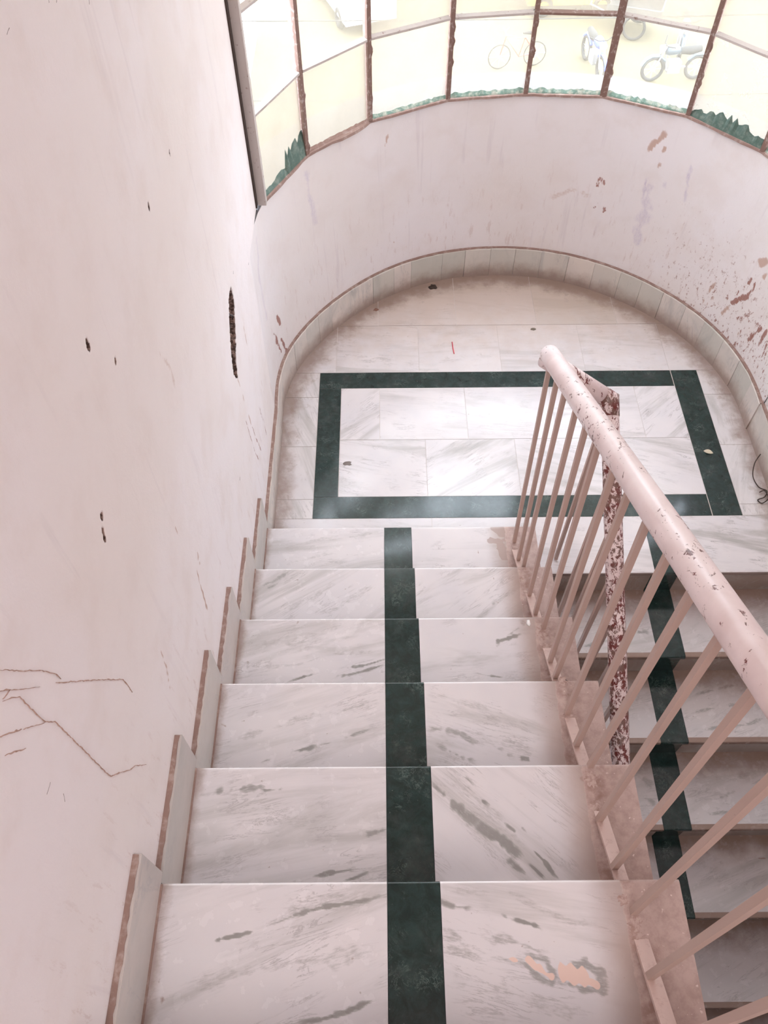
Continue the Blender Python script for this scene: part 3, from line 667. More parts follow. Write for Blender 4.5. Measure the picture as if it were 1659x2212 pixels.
# ------------------------------------------------------------------ lower flight (drops towards the viewer)
lo = root('staircase', (1.06, YR, -1.2), **props('shaded marble flight with green stripe right of the railing, descending from the landing'))
for k in range(1, 11):
    z = -k * H; yn = YR - k * G; yb = YR - (k - 1) * G + .03
    st = link('step', boxm('step', LXL + .004, WR - .003, yn + .03, yb + .02, z - .30, z - TH - .0005), M_CONCRETE, lo)
    d = .006 if k < 6 else None
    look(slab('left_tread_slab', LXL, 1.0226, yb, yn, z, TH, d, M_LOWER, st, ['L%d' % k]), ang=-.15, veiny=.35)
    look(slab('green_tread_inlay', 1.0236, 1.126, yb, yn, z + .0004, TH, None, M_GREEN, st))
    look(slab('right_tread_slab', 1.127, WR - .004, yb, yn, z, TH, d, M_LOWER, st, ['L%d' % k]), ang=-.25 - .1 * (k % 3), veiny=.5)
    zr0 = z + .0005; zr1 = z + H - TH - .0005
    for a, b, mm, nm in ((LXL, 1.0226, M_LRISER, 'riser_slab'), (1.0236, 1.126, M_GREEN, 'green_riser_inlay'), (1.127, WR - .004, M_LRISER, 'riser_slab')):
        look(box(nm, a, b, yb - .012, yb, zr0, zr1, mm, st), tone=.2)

# ------------------------------------------------------------------ walls
def fine(a, b, step, spots, fs):
    out = [a]; x = a
    while x < b - 1e-6:
        s = step
        for p, q in spots:
            if p - 1e-6 <= x < q: s = fs
            elif x < p < x + step: s = min(s, p - x + 1e-5)
        x += s; out.append(min(x, b))
    return out
SLOT = [(.226, 1.036, .030), (.215, 1.024, .043), (.176, .986, .048), (.14, .946, .044), (.115, .918, .037), (.098, .895, .032), (.100, .866, .022), (.104, .84, .006)]
HOLES = [(-.292, 1.699, .005, .007), (-.751, 1.773, .006, .010), (-.68, 1.671, .004, .006), (-.933, 1.581, .005, .007), (-.95, 1.563, .004, .007), (-.955, 1.549, .004, .008), (-.064, 1.673, .002, .004)]
ys = fine(-1.9, .60, .0085, [(.03, .29)] + [(y - .012, y + .012) for y, z, a, b in HOLES], .003)
zs = fine(-.16, 2.35, .0085, [(.80, 1.11)] + [(z - .018, z + .018) for y, z, a, b in HOLES], .003)
Y, Z = np.meshgrid(ys, zs, indexing='ij')
hole = np.zeros_like(Y)
rng = np.random.RandomState(3)
jit = rng.rand(*Y.shape) * .14 + .08 * np.sin(Y * 210 + 3 * np.sin(Z * 90)) + .06 * np.sin(Z * 330)
slotd = np.zeros_like(Y)
for (a, c) in zip(SLOT[:-1], SLOT[1:]):
    p = np.array(a[:2]); q = np.array(c[:2]); d = q - p
    t = np.clip(((Y - p[0]) * d[0] + (Z - p[1]) * d[1]) / (d @ d), 0, 1)
    dist = np.hypot(Y - p[0] - t * d[0], Z - p[1] - t * d[1]); wd = a[2] + (c[2] - a[2]) * t
    hole = np.maximum(hole, np.clip((wd * (1.1 - jit) - dist) / .004, 0, 1))
slotd = hole * (.022 + .008 * np.sin(Y * 160) * np.sin(Z * 130))
for y, z, a, b in HOLES:
    hole = np.maximum(hole, np.clip((1.2 - jit - np.hypot((Y - y) / a, (Z - z) / b)) / .5, 0, 1))
Xw = WX - np.maximum(slotd, hole * .014)
ny, nz = Y.shape
V = np.stack([Xw.ravel(), Y.ravel(), Z.ravel()], 1)
idx = np.arange(ny * nz).reshape(ny, nz)
F = np.stack([idx[:-1, :-1], idx[1:, :-1], idx[1:, 1:], idx[:-1, 1:]], -1).reshape(-1, 4)
me = bpy.data.meshes.new('wall_left')
me.from_pydata(V.tolist(), [], F.tolist()); me.polygons.foreach_set('use_smooth', [True] * len(me.polygons)); me.update()
paint(me, ['W'])
at = me.attributes.new('hole', 'FLOAT', 'POINT'); at.data.foreach_set('value', hole.ravel().astype(np.float32))
wall_left = link('wall_left', me, M_WALL, None, kind='structure', label='straight painted plaster wall on the left with a gouged slot and mud trails')
def trail(pts, hw, m, parent, nm='mud_trail', th=.0016):
    P = []
    pts = [np.array(p) for p in pts]
    for p, q in zip(pts[:-1], pts[1:]):
        n_ = max(2, int(np.linalg.norm(q - p) / .006))
        P += [p + (q - p) * i / n_ for i in range(n_)]
    P.append(pts[-1]); V = []; F = []
    for i, p in enumerate(P):
        d = P[min(i + 1, len(P) - 1)] - P[max(0, i - 1)]; d = d / (np.linalg.norm(d) + 1e-9)
        s = np.array([0, -d[2], d[1]]); c = p + s * rv(-.0007, .0007)
        w_ = hw * rv(.45, 1.25) * (1 if 1 < i < len(P) - 2 else .4)
        for a, x in ((-1, -.001), (-.5, th * rv(.5, 1)), (.5, th * rv(.5, 1)), (1, -.001)):
            e = c + s * a * w_; V.append((WX + x, e[1], e[2]))
    for i in range(len(P) - 1):
        for j in range(3): F.append((i * 4 + j, (i + 1) * 4 + j, (i + 1) * 4 + j + 1, i * 4 + j + 1))
        F.append((i * 4 + 3, (i + 1) * 4 + 3, (i + 1) * 4, i * 4))
    F += [(0, 1, 2, 3), tuple((len(P) - 1) * 4 + j for j in (3, 2, 1, 0))]
    return link(nm, mesh(nm, V, F, True), m, parent)
for s, a, wd, st, pts in TRAILS:
    trail(pts, wd * .8, M_TRAIL, wall_left)
for s, a, wd, st, pts in MARKS: trail(pts, .0018, M_SCUFF, wall_left, 'scuff_mark', .0005)
# the rest of the left wall: reveal core, upper part, parts beyond the frame
box('wall_core', WX - .20, WX - .060, -1.9, .60, -1.8, 4.8, M_CONCRETE, wall_left)
box('wall_upper', WX - .14, WX, -1.9, .60, 2.35, 4.8, M_WALL, wall_left)
box('wall_rear', WX - .14, WX, -4.4, -1.9, -1.8, 4.8, M_WALL, wall_left)
box('wall_foot', WX - .060, WX, -1.9, .60, -1.8, -.16, M_WALL, wall_left)
box('wall_pier', WX - .14, WX, .60, .872, SILL - .004, 4.8, M_WALL, wall_left)

# curved wall under the window
def wall_r(t, z):
    a = smooth(rb, t) + .015; b = smooth(rt, t)
    f = max(0, min(1, (z - .16) / (SILL - .16))); return a + (b - a) * f
ts = arange(0, 180, .42); zz = arange(-.02, SILL, .0085)
V = [(*pol(t, wall_r(t, z)), z) for t in ts for z in zz]; nz = len(zz)
F = [(i * nz + j, i * nz + j + 1, (i + 1) * nz + j + 1, (i + 1) * nz + j) for i in range(len(ts) - 1) for j in range(nz - 1)]
me = bpy.data.meshes.new('wall_back'); me.from_pydata(V, [], F); me.polygons.foreach_set('use_smooth', [True] * len(me.polygons)); me.update()
paint(me, ['C'])
wall_back = link('wall_back', me, M_WALLC, None, kind='structure', label='curved painted wall below the bay window')
# outer shell and cement sill
V = []; F = []
tt = list(range(-2, 183, 4))
for t in tt:
    r = smooth(rt, max(0, min(180, t)))
    V += [(*pol(t, r + .0), SILL - .001), (*pol(t, r + .20), SILL - .012), (*pol(t, r + .20), -.6), (*pol(t, r + .03), -.6), (*pol(t, r + .03), SILL - .03)]
for i in range(len(tt) - 1):
    for j in range(5):
        F.append((i * 5 + j, i * 5 + (j + 1) % 5, (i + 1) * 5 + (j + 1) % 5, (i + 1) * 5 + j))
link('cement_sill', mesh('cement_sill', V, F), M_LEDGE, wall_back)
# wall over the window and the part right of it
V = []; F = []
for t in tt:
    r = smooth(rt, max(0, min(180, t)))
    V += [(*pol(t, r), 2.84), (*pol(t, r), 4.8), (*pol(t, r + .15), 4.8), (*pol(t, r + .15), 2.84)]
for i in range(len(tt) - 1):
    for j in range(4): F.append((i * 4 + j, i * 4 + (j + 1) % 4, (i + 1) * 4 + (j + 1) % 4, (i + 1) * 4 + j))
link('lintel_band', mesh('lintel_band', V, F), M_WALL, wall_back)
wall_right = box('wall_right', WR, WR + .15, -4.4, .60, -1.8, SILL, M_WALLC, None, kind='structure', label='straight painted wall right of the lower flight')
box('wall_upper', WR, WR + .15, -4.4, .80, SILL, 4.8, M_WALL, wall_right)
ceiling = box('ceiling', -.62, 2.0, -4.4, 1.95, 4.8, 4.95, M_WALL, None, kind='structure', label='plastered stairwell ceiling')
# unseen slab added overhead to shade the landing from above
box('landing_shade_slab', WX + .002, WR - .002, -.05, .88, 2.86, 2.98, M_WALL, ceiling)
wall_front = box('wall_front', -.62, 1.75, -4.55, -4.4, -1.8, 4.8, M_WALL, None, kind='structure', label='plastered wall behind the viewer')

# upper floor slab, added unseen behind the viewer to shade the lower flight
box('floor_upper_shade', WX + .001, WR - .001, -4.4, -8 * G - .03, 1.30, 8 * H - .001, M_CONCRETE, None, kind='structure', label='upper floor slab added unseen behind the viewer to shade the lower flight')
box('floor_lower_shade', WX - .14, WR + .15, -4.4, YR - 10 * G + .031, -1.92, -11 * H, M_CONCRETE, None, kind='structure', label='unseen slab added at the foot of the descending flight to block light from below')  # added out of view so sky light from beneath stays off the flight
box('stairwell_base', WX - .14, WR + .15, YR - 10 * G + .032, .3, -2.1, -1.95, M_CONCRETE, wall_right)
# ------------------------------------------------------------------ skirting
def skirt_piece(parent, p0, p1, n0, n1, z0, z1, th=.015, nm='skirting_tile', mm=None, **k):
    """tile standing against the wall; its top edge is rough brown mortar"""
    a = [(p0[0], p0[1]), (p1[0], p1[1]), (p1[0] + n1[0] * th, p1[1] + n1[1] * th), (p0[0] + n0[0] * th, p0[1] + n0[1] * th)]
    V, F = hexa([(x, y, z0) for x, y in a], [(x, y, z1) for x, y in a])
    me = mesh(nm, V, F, mi=[0, 0, 0, 0, 0, 0])
    o = link(nm, me, mm or M_SKIRT, parent); look(o, **k); return o
def ledge(parent, pts, z, w0=.003, w1=.0165, jag=.0012, nm='mortar_ledge', h=.004):
    """irregular strip of brown mortar along the top of the tiles; pts = (x, y, nx, ny)"""
    V = []; F = []; r_ = random.Random(int(z * 1000))
    for x, y, nx, ny in pts:
        a = w0 + r_.uniform(-jag, jag); b = w1
        V += [(x + nx * a, y + ny * a, z - .001), (x + nx * a, y + ny * a, z + h * r_.uniform(.5, 1.1)), (x + nx * b, y + ny * b, z + h), (x + nx * b, y + ny * b, z - .001)]
    for i in range(len(pts) - 1):
        for j in range(4): F.append((i * 4 + j, (i + 1) * 4 + j, (i + 1) * 4 + (j + 1) % 4, i * 4 + (j + 1) % 4))
    F += [(0, 1, 2, 3), tuple((len(pts) - 1) * 4 + j for j in (3, 2, 1, 0))]
    return link(nm, mesh(nm, V, F), M_MORTAR, parent)
SH = .157
bb = root('baseboard_back', (CX, 1.6, 0), kind='structure', label='marble tile skirting around the curved landing wall')
JT = [180, 169, 158.8, 152.6, 147, 141.7, 134.3, 126.4, 119.5, 114.2, 105.1, 98.7, 91.7, 85, 78, 70.6, 63.4, 56, 49.8, 43.3, 36.1, 29.5, 22, 14.5, 7, 0]
for i, (a, b) in enumerate(zip(JT, JT[1:])):
    gp = .035
    n = max(2, int(abs(a - b) / 3)); tl = [a - gp + (b - a + 2 * gp) * j / n for j in range(n + 1)]
    V = []; F = []
    dr = rv(-.0012, .0012)
    for t in tl:
        for off, z in ((dr, 0), (dr, SH - .003), (dr + .003, SH), (.015, SH), (.015, 0)):
            V.append((*foot(t, off), z))
    m5 = 5
    for j in range(n):
        for q in range(m5): F.append((j * m5 + q, j * m5 + (q + 1) % m5, (j + 1) * m5 + (q + 1) % m5, (j + 1) * m5 + q))
    F += [tuple(range(m5))[::-1], tuple(n * m5 + q for q in range(m5))]
    o = link('skirting_tile', mesh('skirting_tile', V, F), M_SKIRT, bb); look(o, ang=rv(0, 3), tone=random.choice([0, .15, .4, .8, .05, .6]), veiny=rv(.2, .9))
ledge(bb, [(*foot(t), math.cos(math.radians(t)), math.sin(math.radians(t))) for t in arange(180, 0, 1.5)], SH)
bl = root('baseboard_left', (XL, -.6, 0), kind='structure', label='stepped marble tile skirting along the left wall, brown mortar on its top edge')
ye = [.60, .33, -.018]
for a, b in zip(ye, ye[1:]):
    skirt_piece(bl, (XL, b + .0008), (XL, a - .0008), (-1, 0), (-1, 0), 0, SH, ang=1.4, tone=.12, veiny=.4)
ledge(bl, [(XL, y, -1, 0) for y in arange(.60, .012, .02)], SH)
for k in range(1, 9):
    y1 = -(k - 1) * G + .019; y0 = -k * G + .0008
    V, F = hexa([(XL, y0, k * H + .0005), (XL, y1, k * H + .0005), (XL - .0145, y1, k * H + .0005), (XL - .0145, y0, k * H + .0005)],
                [(XL + .0, y0, k * H + .1598), (XL, y1, k * H + .1598), (XL - .0145, y1, k * H + .1598), (XL - .0145, y0, k * H + .1598)])
    o = link('skirting_tile', mesh('skirting_tile', V, F), M_SKIRTS, bl); look(o, ang=1.5, tone=rv(.02, .3), veiny=.25)
    # foot of the tile under the nosing and a grout line
    ledge(bl, [(XL, y, -1, 0) for y in arange(y1 - .002, y0 + .020, .014)], k * H + .1595, w0=.0045, w1=.0148, jag=.0018)
    box('grout_line', XL - .001, XL + .004, y0 + .008, y1 - .022, k * H, k * H + .0035, M_MORTAR, bl)
br = root('baseboard_right', (LXR, .3, 0), kind='structure', label='marble tile skirting along the right wall of the landing')
for a, b in ((.60, .30), (.30, -.02)):
    skirt_piece(br, (LXR, a - .0008), (LXR, b + .0008), (1, 0), (1, 0), 0, SH, ang=1.3, tone=.2, veiny=.5)
ledge(br, [(LXR, y, 1, 0) for y in arange(.60, -.02, .02)], SH)

# ------------------------------------------------------------------ bay window
win = root('window_1', (CX, 1.62, SILL), kind='structure', label='curved steel-framed bay window of dusty cream panes over the landing')
ROWS = [SILL, 1.215, 1.53, 1.86, 2.19, 2.52, 2.84]
for i, (x, y) in enumerate(VERT):
    r = Vector((x - CX, y - CY, 0)).normalized(); t = Vector((-r.y, r.x, 0))
    if i == 0: continue
    wd = .009 if i != 5 else .014
    # T-section glazing bar: flange inside, web between the panes
    p = Vector((x, y, 0))
    def q(a, b): return p + t * a + r * b
    for nm, w2, d0, d1, mm in (('mullion', wd, -.006, .004, M_RUST),):
        V, F = hexa([(*q(-w2, d0)[:2], SILL), (*q(w2, d0)[:2], SILL), (*q(w2, d1)[:2], SILL), (*q(-w2, d1)[:2], SILL)],
                    [(*q(-w2, d0)[:2], 2.84), (*q(w2, d0)[:2], 2.84), (*q(w2, d1)[:2], 2.84), (*q(-w2, d1)[:2], 2.84)])
        V2, F2 = hexa([(*q(-.004, d1)[:2], SILL), (*q(.004, d1)[:2], SILL), (*q(.004, .03)[:2], SILL), (*q(-.004, .03)[:2], SILL)],
                      [(*q(-.004, d1)[:2], 2.84), (*q(.004, d1)[:2], 2.84), (*q(.004, .03)[:2], 2.84), (*q(-.004, .03)[:2], 2.84)])
        o = link('mullion', join('mullion', [(V, F), (V2, F2)]), M_RUST, win)
    if i < 8:
        lump = []
        for s in range(3):
            z0 = SILL + .01 + random.random() * .28; 
            a = sweep('p', [(*q(-wd - .001, -.003)[:2], z0), (*q(-wd - .002 - .002 * random.random(), -.003)[:2], z0 + .018), (*q(-wd, -.003)[:2], z0 + .032)], [.002, .0045 * (.5 + random.random()), .002], 5); lump.append(data(a)); bpy.data.meshes.remove(a)
        o = link('putty_lumps', join('putty_lumps', lump), M_RUST, win); o['kind'] = 'stuff'
milks = [[.80, .72, .50, .34, .25, .22, .62, .7], [.22, .30, .70, .66, .62, .66, .72, .75], [.5, .3, .6, .6, .6, .6, .6, .6]]
for i in range(8):
    a = Vector((*VERT[i], 0)); b = Vector((*VERT[i + 1], 0)); d = (b - a).normalized(); nrm = Vector((-d.y, d.x, 0)); nrm = nrm if nrm.dot(a - Vector((CX, CY, 0))) > 0 else -nrm
    for j in range(6):
        z0, z1 = ROWS[j], ROWS[j + 1]; p = a + d * .006 + nrm * .012; q2 = b - d * .006 + nrm * .012; e = nrm * .004
        V, F = hexa([(*p[:2], z0 + .002), (*q2[:2], z0 + .002), (*(q2 + e)[:2], z0 + .002), (*(p + e)[:2], z0 + .002)],
                    [(*p[:2], z1 - .004), (*q2[:2], z1 - .004), (*(q2 + e)[:2], z1 - .004), (*(p + e)[:2], z1 - .004)])
        o = link('glass_pane', mesh('glass_pane', V, F), M_GLASS, win); o['milk'] = (milks[j][i] * .85 if j < 2 else {(3, 3): .0, (4, 3): .0, (3, 2): .12, (4, 2): .25, (2, 3): .3}.get((i, j), .82)); o['dim_tint'] = 1.0 if j < 2 else .45
        if j:
            zt = z0; pa = a + d * .011; pb = b - d * .011
            dep0, dep1 = -.006, .012
            V, F = hexa([(*(pa + nrm * dep0)[:2], zt - .010), (*(pb + nrm * dep0)[:2], zt - .010), (*(pb + nrm * dep1)[:2], zt - .010), (*(pa + nrm * dep1)[:2], zt - .010)],
                        [(*(pa + nrm * dep0)[:2], zt - .002), (*(pb + nrm * dep0)[:2], zt - .002), (*(pb + nrm * dep1)[:2], zt + .003), (*(pa + nrm * dep1)[:2], zt + .003)])
            link('transom', mesh('transom', V, F), M_RUST if (j == 1 and i == 4) else M_STEEL, win)
    # putty and grime along the foot of the bottom pane, ragged top edge
    n = 26; V = []; F = []
    for s in range(n + 1):
        p = a.lerp(b, (s + .35) / (n + .7)); f = s / n
        hgt = {0: .012 + .03 * f + .045 * (f > .6), 1: .014 - .004 * f, 2: .016, 3: .020, 4: .020, 5: .020, 6: .022 + .035 * math.sin(f * 3.0), 7: .02}[i] * (.75 + .5 * random.random())
        V += [(*(p + nrm * -.002)[:2], SILL - .001), (*(p + nrm * .003)[:2], SILL + hgt * .5), (*(p + nrm * .0112)[:2], SILL + hgt), (*(p + nrm * .0115)[:2], SILL - .001)]
    for s in range(n):
        for j in range(4): F.append((s * 4 + j, (s + 1) * 4 + j, (s + 1) * 4 + (j + 1) % 4, s * 4 + (j + 1) % 4))
    F += [(0, 1, 2, 3), tuple(n * 4 + j for j in (3, 2, 1, 0))]
    link('putty_bead', mesh('putty_bead', V, F), M_DKGREEN if i in (0, 6) else (M_MORTAR if i in (1,) else M_PUTTY), win)
# left jamb: flat steel against the wall with a dark gap behind it
box('jamb', -.4415, -.412, .892, .925, SILL, 2.84, M_STEEL, win)
box('jamb_gap', -.4475, -.442, .868, .91, SILL + .005, 2.84, M_DARK, win)
V = []; F = []   # brown mortar line under the frame, following the polygon
n = 0
for i in range(8):
    for f in [j / 8 for j in range(8)]:
        a = Vector(VERT[i]).lerp(Vector(VERT[i + 1]), f); c = Vector((CX, CY)); dr = (a - c).normalized()
        wv = .004 + .005 * random.random() + (.010 if i == 1 and .4 < f else 0)
        for off, z in ((-wv, SILL - .006), (-wv * .8, SILL + .003), (.002, SILL + .005), (.002, SILL - .006)):
            pp = a + dr * off; V.append((pp.x, pp.y, z))
        n += 1
for i in range(n - 1):
    for j in range(4): F.append((i * 4 + j, i * 4 + (j + 1) % 4, (i + 1) * 4 + (j + 1) % 4, (i + 1) * 4 + j))
F += [(0, 1, 2, 3), tuple((n - 1) * 4 + j for j in (3, 2, 1, 0))]
link('sill_mortar', mesh('sill_mortar', V, F), M_MORTAR, win)

# ------------------------------------------------------------------ railing
rail = root('stair_railing', (.46, -.07, .16), label='chipped pink metal pipe railing with thin square balusters between the two marble flights', category='railing')
def ry(y): return 1.037 - .534 * y
def lowz(y): return .817 + .5907 * (y + .206)
LX = .655
top_start = (.46, -.035, ry(-.035))
pts = [(.46, y, ry(y)) for y in arange(-.035, -2.35, .09)]
o = link('handrail', sweep('handrail', pts, .0272, 20), M_PIPE, rail, label='pale pink chipped pipe handrail of the left flight')
corner = (LX, -.062, lowz(-.062))
c0 = Vector((.445, -.048, ry(-.04) - .004)); c1 = Vector(corner)
link('handrail_return', sweep('handrail_return', [c0, c0.lerp(c1, .5), c1 + (c1 - c0).normalized() * .012], .0262, 18), M_PIPE3, rail, label='short return pipe joining the two handrails')
link('weld_joint', sweep('weld_joint', [c1 - (c1 - c0).normalized() * .035, c1, c1 + Vector((0, -G, -H)).normalized() * .05], .0272, 18), M_JOINT, rail, label='maroon welded corner where the return meets the lower handrail')
pts = [(LX, y, lowz(y)) for y in arange(-.055, -2.4, .1)]
link('lower_handrail', sweep('lower_handrail', pts, .0262, 18), M_PIPE2, rail, label='descending handrail peeled to maroon')
FEET = [-.068, -.171, -.247, -.382, -.483, -.580, -.703, -.7675, -.904, -1.0045, -1.0885, -1.209, -1.318, -1.413, -1.521, -1.62, -1.72, -1.82]
TOPS = [-.058, -.155, -.245, -.36, -.455, -.555, -.668, -.765, -.868, -.97, -1.07, -1.17, -1.27, -1.37, -1.47, -1.57, -1.67, -1.77]
def bx(y): return .459 + max(0, (y + 1.3)) * .012
for i, (a, b) in enumerate(zip(FEET, TOPS)):
    k = int(-a / G) + 1; dy = -a - (k - 1) * G
    zt = k * H; zb = .10 + .5907 * (-a); z0 = max(zt if dy < .10 else 0, zb)
    link('baluster', sweep('baluster', [(bx(a), a, z0 - .006), (.46, b, ry(b) - .02)], .0062, 4, square=True, up=Vector((0, 1, 0))), M_BAL, rail)
for y in (-.044, -.235, -.355, -.470, -.572, -.672, -.775, -.88, -.98, -1.08, -1.18, -1.28):
    k = math.ceil((YR - y) / G) if y < YR else 0; k = max(0, k)
    z0 = -k * H if y > YR - k * G + .0 else -k * H
    link('baluster', sweep('baluster', [(LX, y, z0 - .004), (LX, y - .015, lowz(y - .015) - .02)], .0062, 4, square=True, up=Vector((0, 1, 0))), M_BAL, rail)
def barpts(y): return .10 - .5907 * y
V = []; F = []
ya, yb_ = -.045, -2.3
for y in (ya, yb_):
    x0 = bx(y) - .012
    for x, dz in ((x0, -.010), (x0 + .0265, -.010), (x0 + .0265, .0), (x0, .0)): V.append((x, y, barpts(y) + dz))
F = [(0, 1, 2, 3), (7, 6, 5, 4), (0, 4, 5, 1), (1, 5, 6, 2), (2, 6, 7, 3), (3, 7, 4, 0)]
link('bottom_bar', mesh('bottom_bar', V, F), M_BAR, rail, label='sloping flat bar carrying the balusters, half sunk in the steps')
# rough mortar round the balusters that pass through the treads
def blob(name, c, rx, ry_, rz, m, parent=None, n=12, rings=4, jag=.25, **p):
    V = []; F = []; jg = [1 + jag * (random.random() - .5) for _ in range(n)]
    for i in range(rings + 1):
        a = math.pi / 2 * i / rings
        for j in range(n):
            t = 2 * math.pi * j / n; q = math.cos(a) * jg[j]
            V.append((c[0] + rx * q * math.cos(t), c[1] + ry_ * q * math.sin(t), c[2] + rz * math.sin(a)))
    for i in range(rings):
        for j in range(n): F.append((i * n + j, i * n + (j + 1) % n, (i + 1) * n + (j + 1) % n, (i + 1) * n + j))
    F.append(tuple(range(n))[::-1])
    return link(name, mesh(name, V, F, True), m, parent, **p)
M_BASEM = simple('brown_mortar_patch', (.36, .235, .20), .9, scale=90, c2=(.52, .39, .35), thr=(.35, .6))
for x, y, k, s in ((.462, -.596, 3, .024), (.464, -.815, 4, .015), (.46, -1.118, 5, .022), (.46, -1.432, 6, .018), (.45, -.25, 1, .012), (.455, -.318, 2, .013), (.445, -1.392, 6, .013)):
    blob('mortar_patch', (x, y, k * H - .0005), s * .8, s * .9, .0012, M_BASEM, rail, n=26, rings=5, jag=.75)
# ragged end of mortar where the bar leaves each tread
for k in range(1, 8):
    yy = -(k - 1) * G - .1016
    blob('mortar_patch', (bx(yy), yy + .006, k * H - .0005), .015, .009, .002, M_BASEM, rail, n=22, jag=.75)
# cracks in the painted slab ends
def crack(name, pts, w, m, label, cat='crack'):
    V = []; F = []
    for i, (x, y, z) in enumerate(pts):
        q = w * (.4 + .8 * random.random()) * (1 if 0 < i < len(pts) - 1 else .2)
        V += [(x, y - q, z), (x, y + q, z), (x, y, z + .0006)]
    for i in range(len(pts) - 1):
        a = i * 3; F += [(a, a + 2, a + 5, a + 3), (a + 1, a + 4, a + 5, a + 2), (a, a + 3, a + 4, a + 1)]
    return V, F
st2 = [o for o in up.children]
def on_step(k): return sorted([o for o in up.children if o.name.startswith('step')], key=lambda o: -o.data.vertices[0].co.y)[k - 1]
def jag(p, q, n=9, a=.006):
    return [(p[0] + (q[0] - p[0]) * i / n + rv(-a, a) * .3, p[1] + (q[1] - p[1]) * i / n + rv(-a, a), p[2]) for i in range(n + 1)]
cr = crack('c', jag((.484, -.45, 2 * H + .0002), (.553, -.515, 2 * H + .0002)), .003, M_DARK, '')
link('edge_crack', mesh('edge_crack', *cr), M_DARK, on_step(2))
cr = crack('c', jag((.478, -.72, 3 * H + .0002), (.556, -.775, 3 * H + .0002)), .0022, M_DARK, '')
link('edge_crack', mesh('edge_crack', *cr), M_DARK, on_step(3))

# ------------------------------------------------------------------ small things lying about
def thing(o, label, cat, group=None):
    o['label'] = label; o['category'] = cat
    if group: o['group'] = group
    return o
thing(blob('dirt_clump', (.254, 1.540, 0), .021, .017, .010, M_DARK, jag=.6), 'dark brown clump of dirt on the floor at the far foot of the curved wall', 'dirt')
thing(blob('dirt_clump', (-.03, 1.377, 0), .012, .010, .006, M_MUD, jag=.6), 'smaller brown clump of dirt by the skirting, left of the dark one', 'dirt')
thing(blob('dried_spill', (-.1515, 0.429, 0), .018, .012, .0016, simple('grey_spill', (.22, .18, .16), .5), jag=.5), 'small grey-brown dried spill inside the green border, lower left corner', 'stain')
thing(blob('pebble', (.7143, 1.2313, 0), .014, .008, .004, simple('pebble_grey', (.20, .17, .13), .8), jag=.3), 'small dark pebble beyond the top end of the handrail', 'pebble')
box_ = link('pink_stick', sweep('pink_stick', [(.325, 1.145, .003), (.327, 1.10, .003), (.330, 1.068, .003)], .0024, 6), simple('pink_plastic', (.80, .12, .16), .5))
thing(box_, 'thin pink stick lying on the white tiles beyond the green border', 'stick')
def leaf(name, c, L, Wd, ang, m):
    V = []; F = []; n = 7
    for i in range(n + 1):
        f = i / n; wv = Wd * math.sin(math.pi * min(1, f * 1.02)) ** .7
        for s in (-1, 0, 1):
            x = (f - .5) * L; y = s * wv * .5; z = .002 + .004 * abs(s) * math.sin(f * 3.1)
            V.append((c[0] + x * math.cos(ang) - y * math.sin(ang), c[1] + x * math.sin(ang) + y * math.cos(ang), c[2] + z))
    for i in range(n):
        for s in (0, 1): a = i * 3 + s; F.append((a, a + 1, a + 4, a + 3))
    V2 = V + [(x, y, z - .0012) for x, y, z in V]; k = len(V)
    F += [tuple(k + q for q in f[::-1]) for f in F]
    return link(name, mesh(name, V2, F, True), m)
thing(leaf('dry_leaf', (1.362, .473, 0), .040, .022, -.35, simple('dry_leaf_tan', (.62, .55, .42), .7)), 'pale dry oval leaf on the right strip of the green border', 'leaf')
wire = [(1.548, .42, .05), (1.520, .385, .035), (1.508, .335, .012), (1.520, .285, .006), (1.545, .262, .010), (1.530, .235, .006), (1.500, .222, .004), (1.512, .205, .005), (1.538, .222, .015), (1.535, .262, .012), (1.512, .256, .006)]
wp = []
for i in range(len(wire) - 1):
    p0 = Vector(wire[max(0, i - 1)]); p1 = Vector(wire[i]); p2 = Vector(wire[i + 1]); p3 = Vector(wire[min(len(wire) - 1, i + 2)])
    for s in range(5):
        t = s / 5; wp.append(.5 * ((2 * p1) + (p2 - p0) * t + (2 * p0 - 5 * p1 + 4 * p2 - p3) * t * t + (-p0 + 3 * p1 - 3 * p2 + p3) * t ** 3))
thing(link('tangled_wire', sweep('tangled_wire', wp, .0022, 6), M_DARK), 'thin black tangled wire lying against the right-hand skirting of the landing', 'wire')
chip = blob('paint_chip', (.426, -.566, 3 * H), .006, .012, .003, simple('white_chip', (.9, .88, .86), .4), n=6, rings=2, jag=.7)
thing(chip, 'small white chip at the painted end of the third step', 'chip')
for x, y, k in ((.552, -1.20, 5), (.462, -1.413, 6), (.500, -1.482, 6), (.375, -1.03, 4)): pass
# what the gouged slot in the wall exposes
link('buried_pipe', sweep('buried_pipe', [(WX - .022, .235, 1.035), (WX - .020, .16, .965), (WX - .024, .085, .875)], .011, 10), simple('rusty_conduit', (.16, .075, .05), .6, scale=70, c2=(.45, .38, .34), thr=(.5, .75)), wall_left)
link('binding_wire', sweep('binding_wire', [(WX - .012, .165, 1.04), (WX - .004, .19, 1.01), (WX - .003, .215, .985), (WX - .010, .225, .955), (WX - .016, .19, .955), (WX - .010, .170, .975)], .0018, 5), M_LEDGE, wall_left)

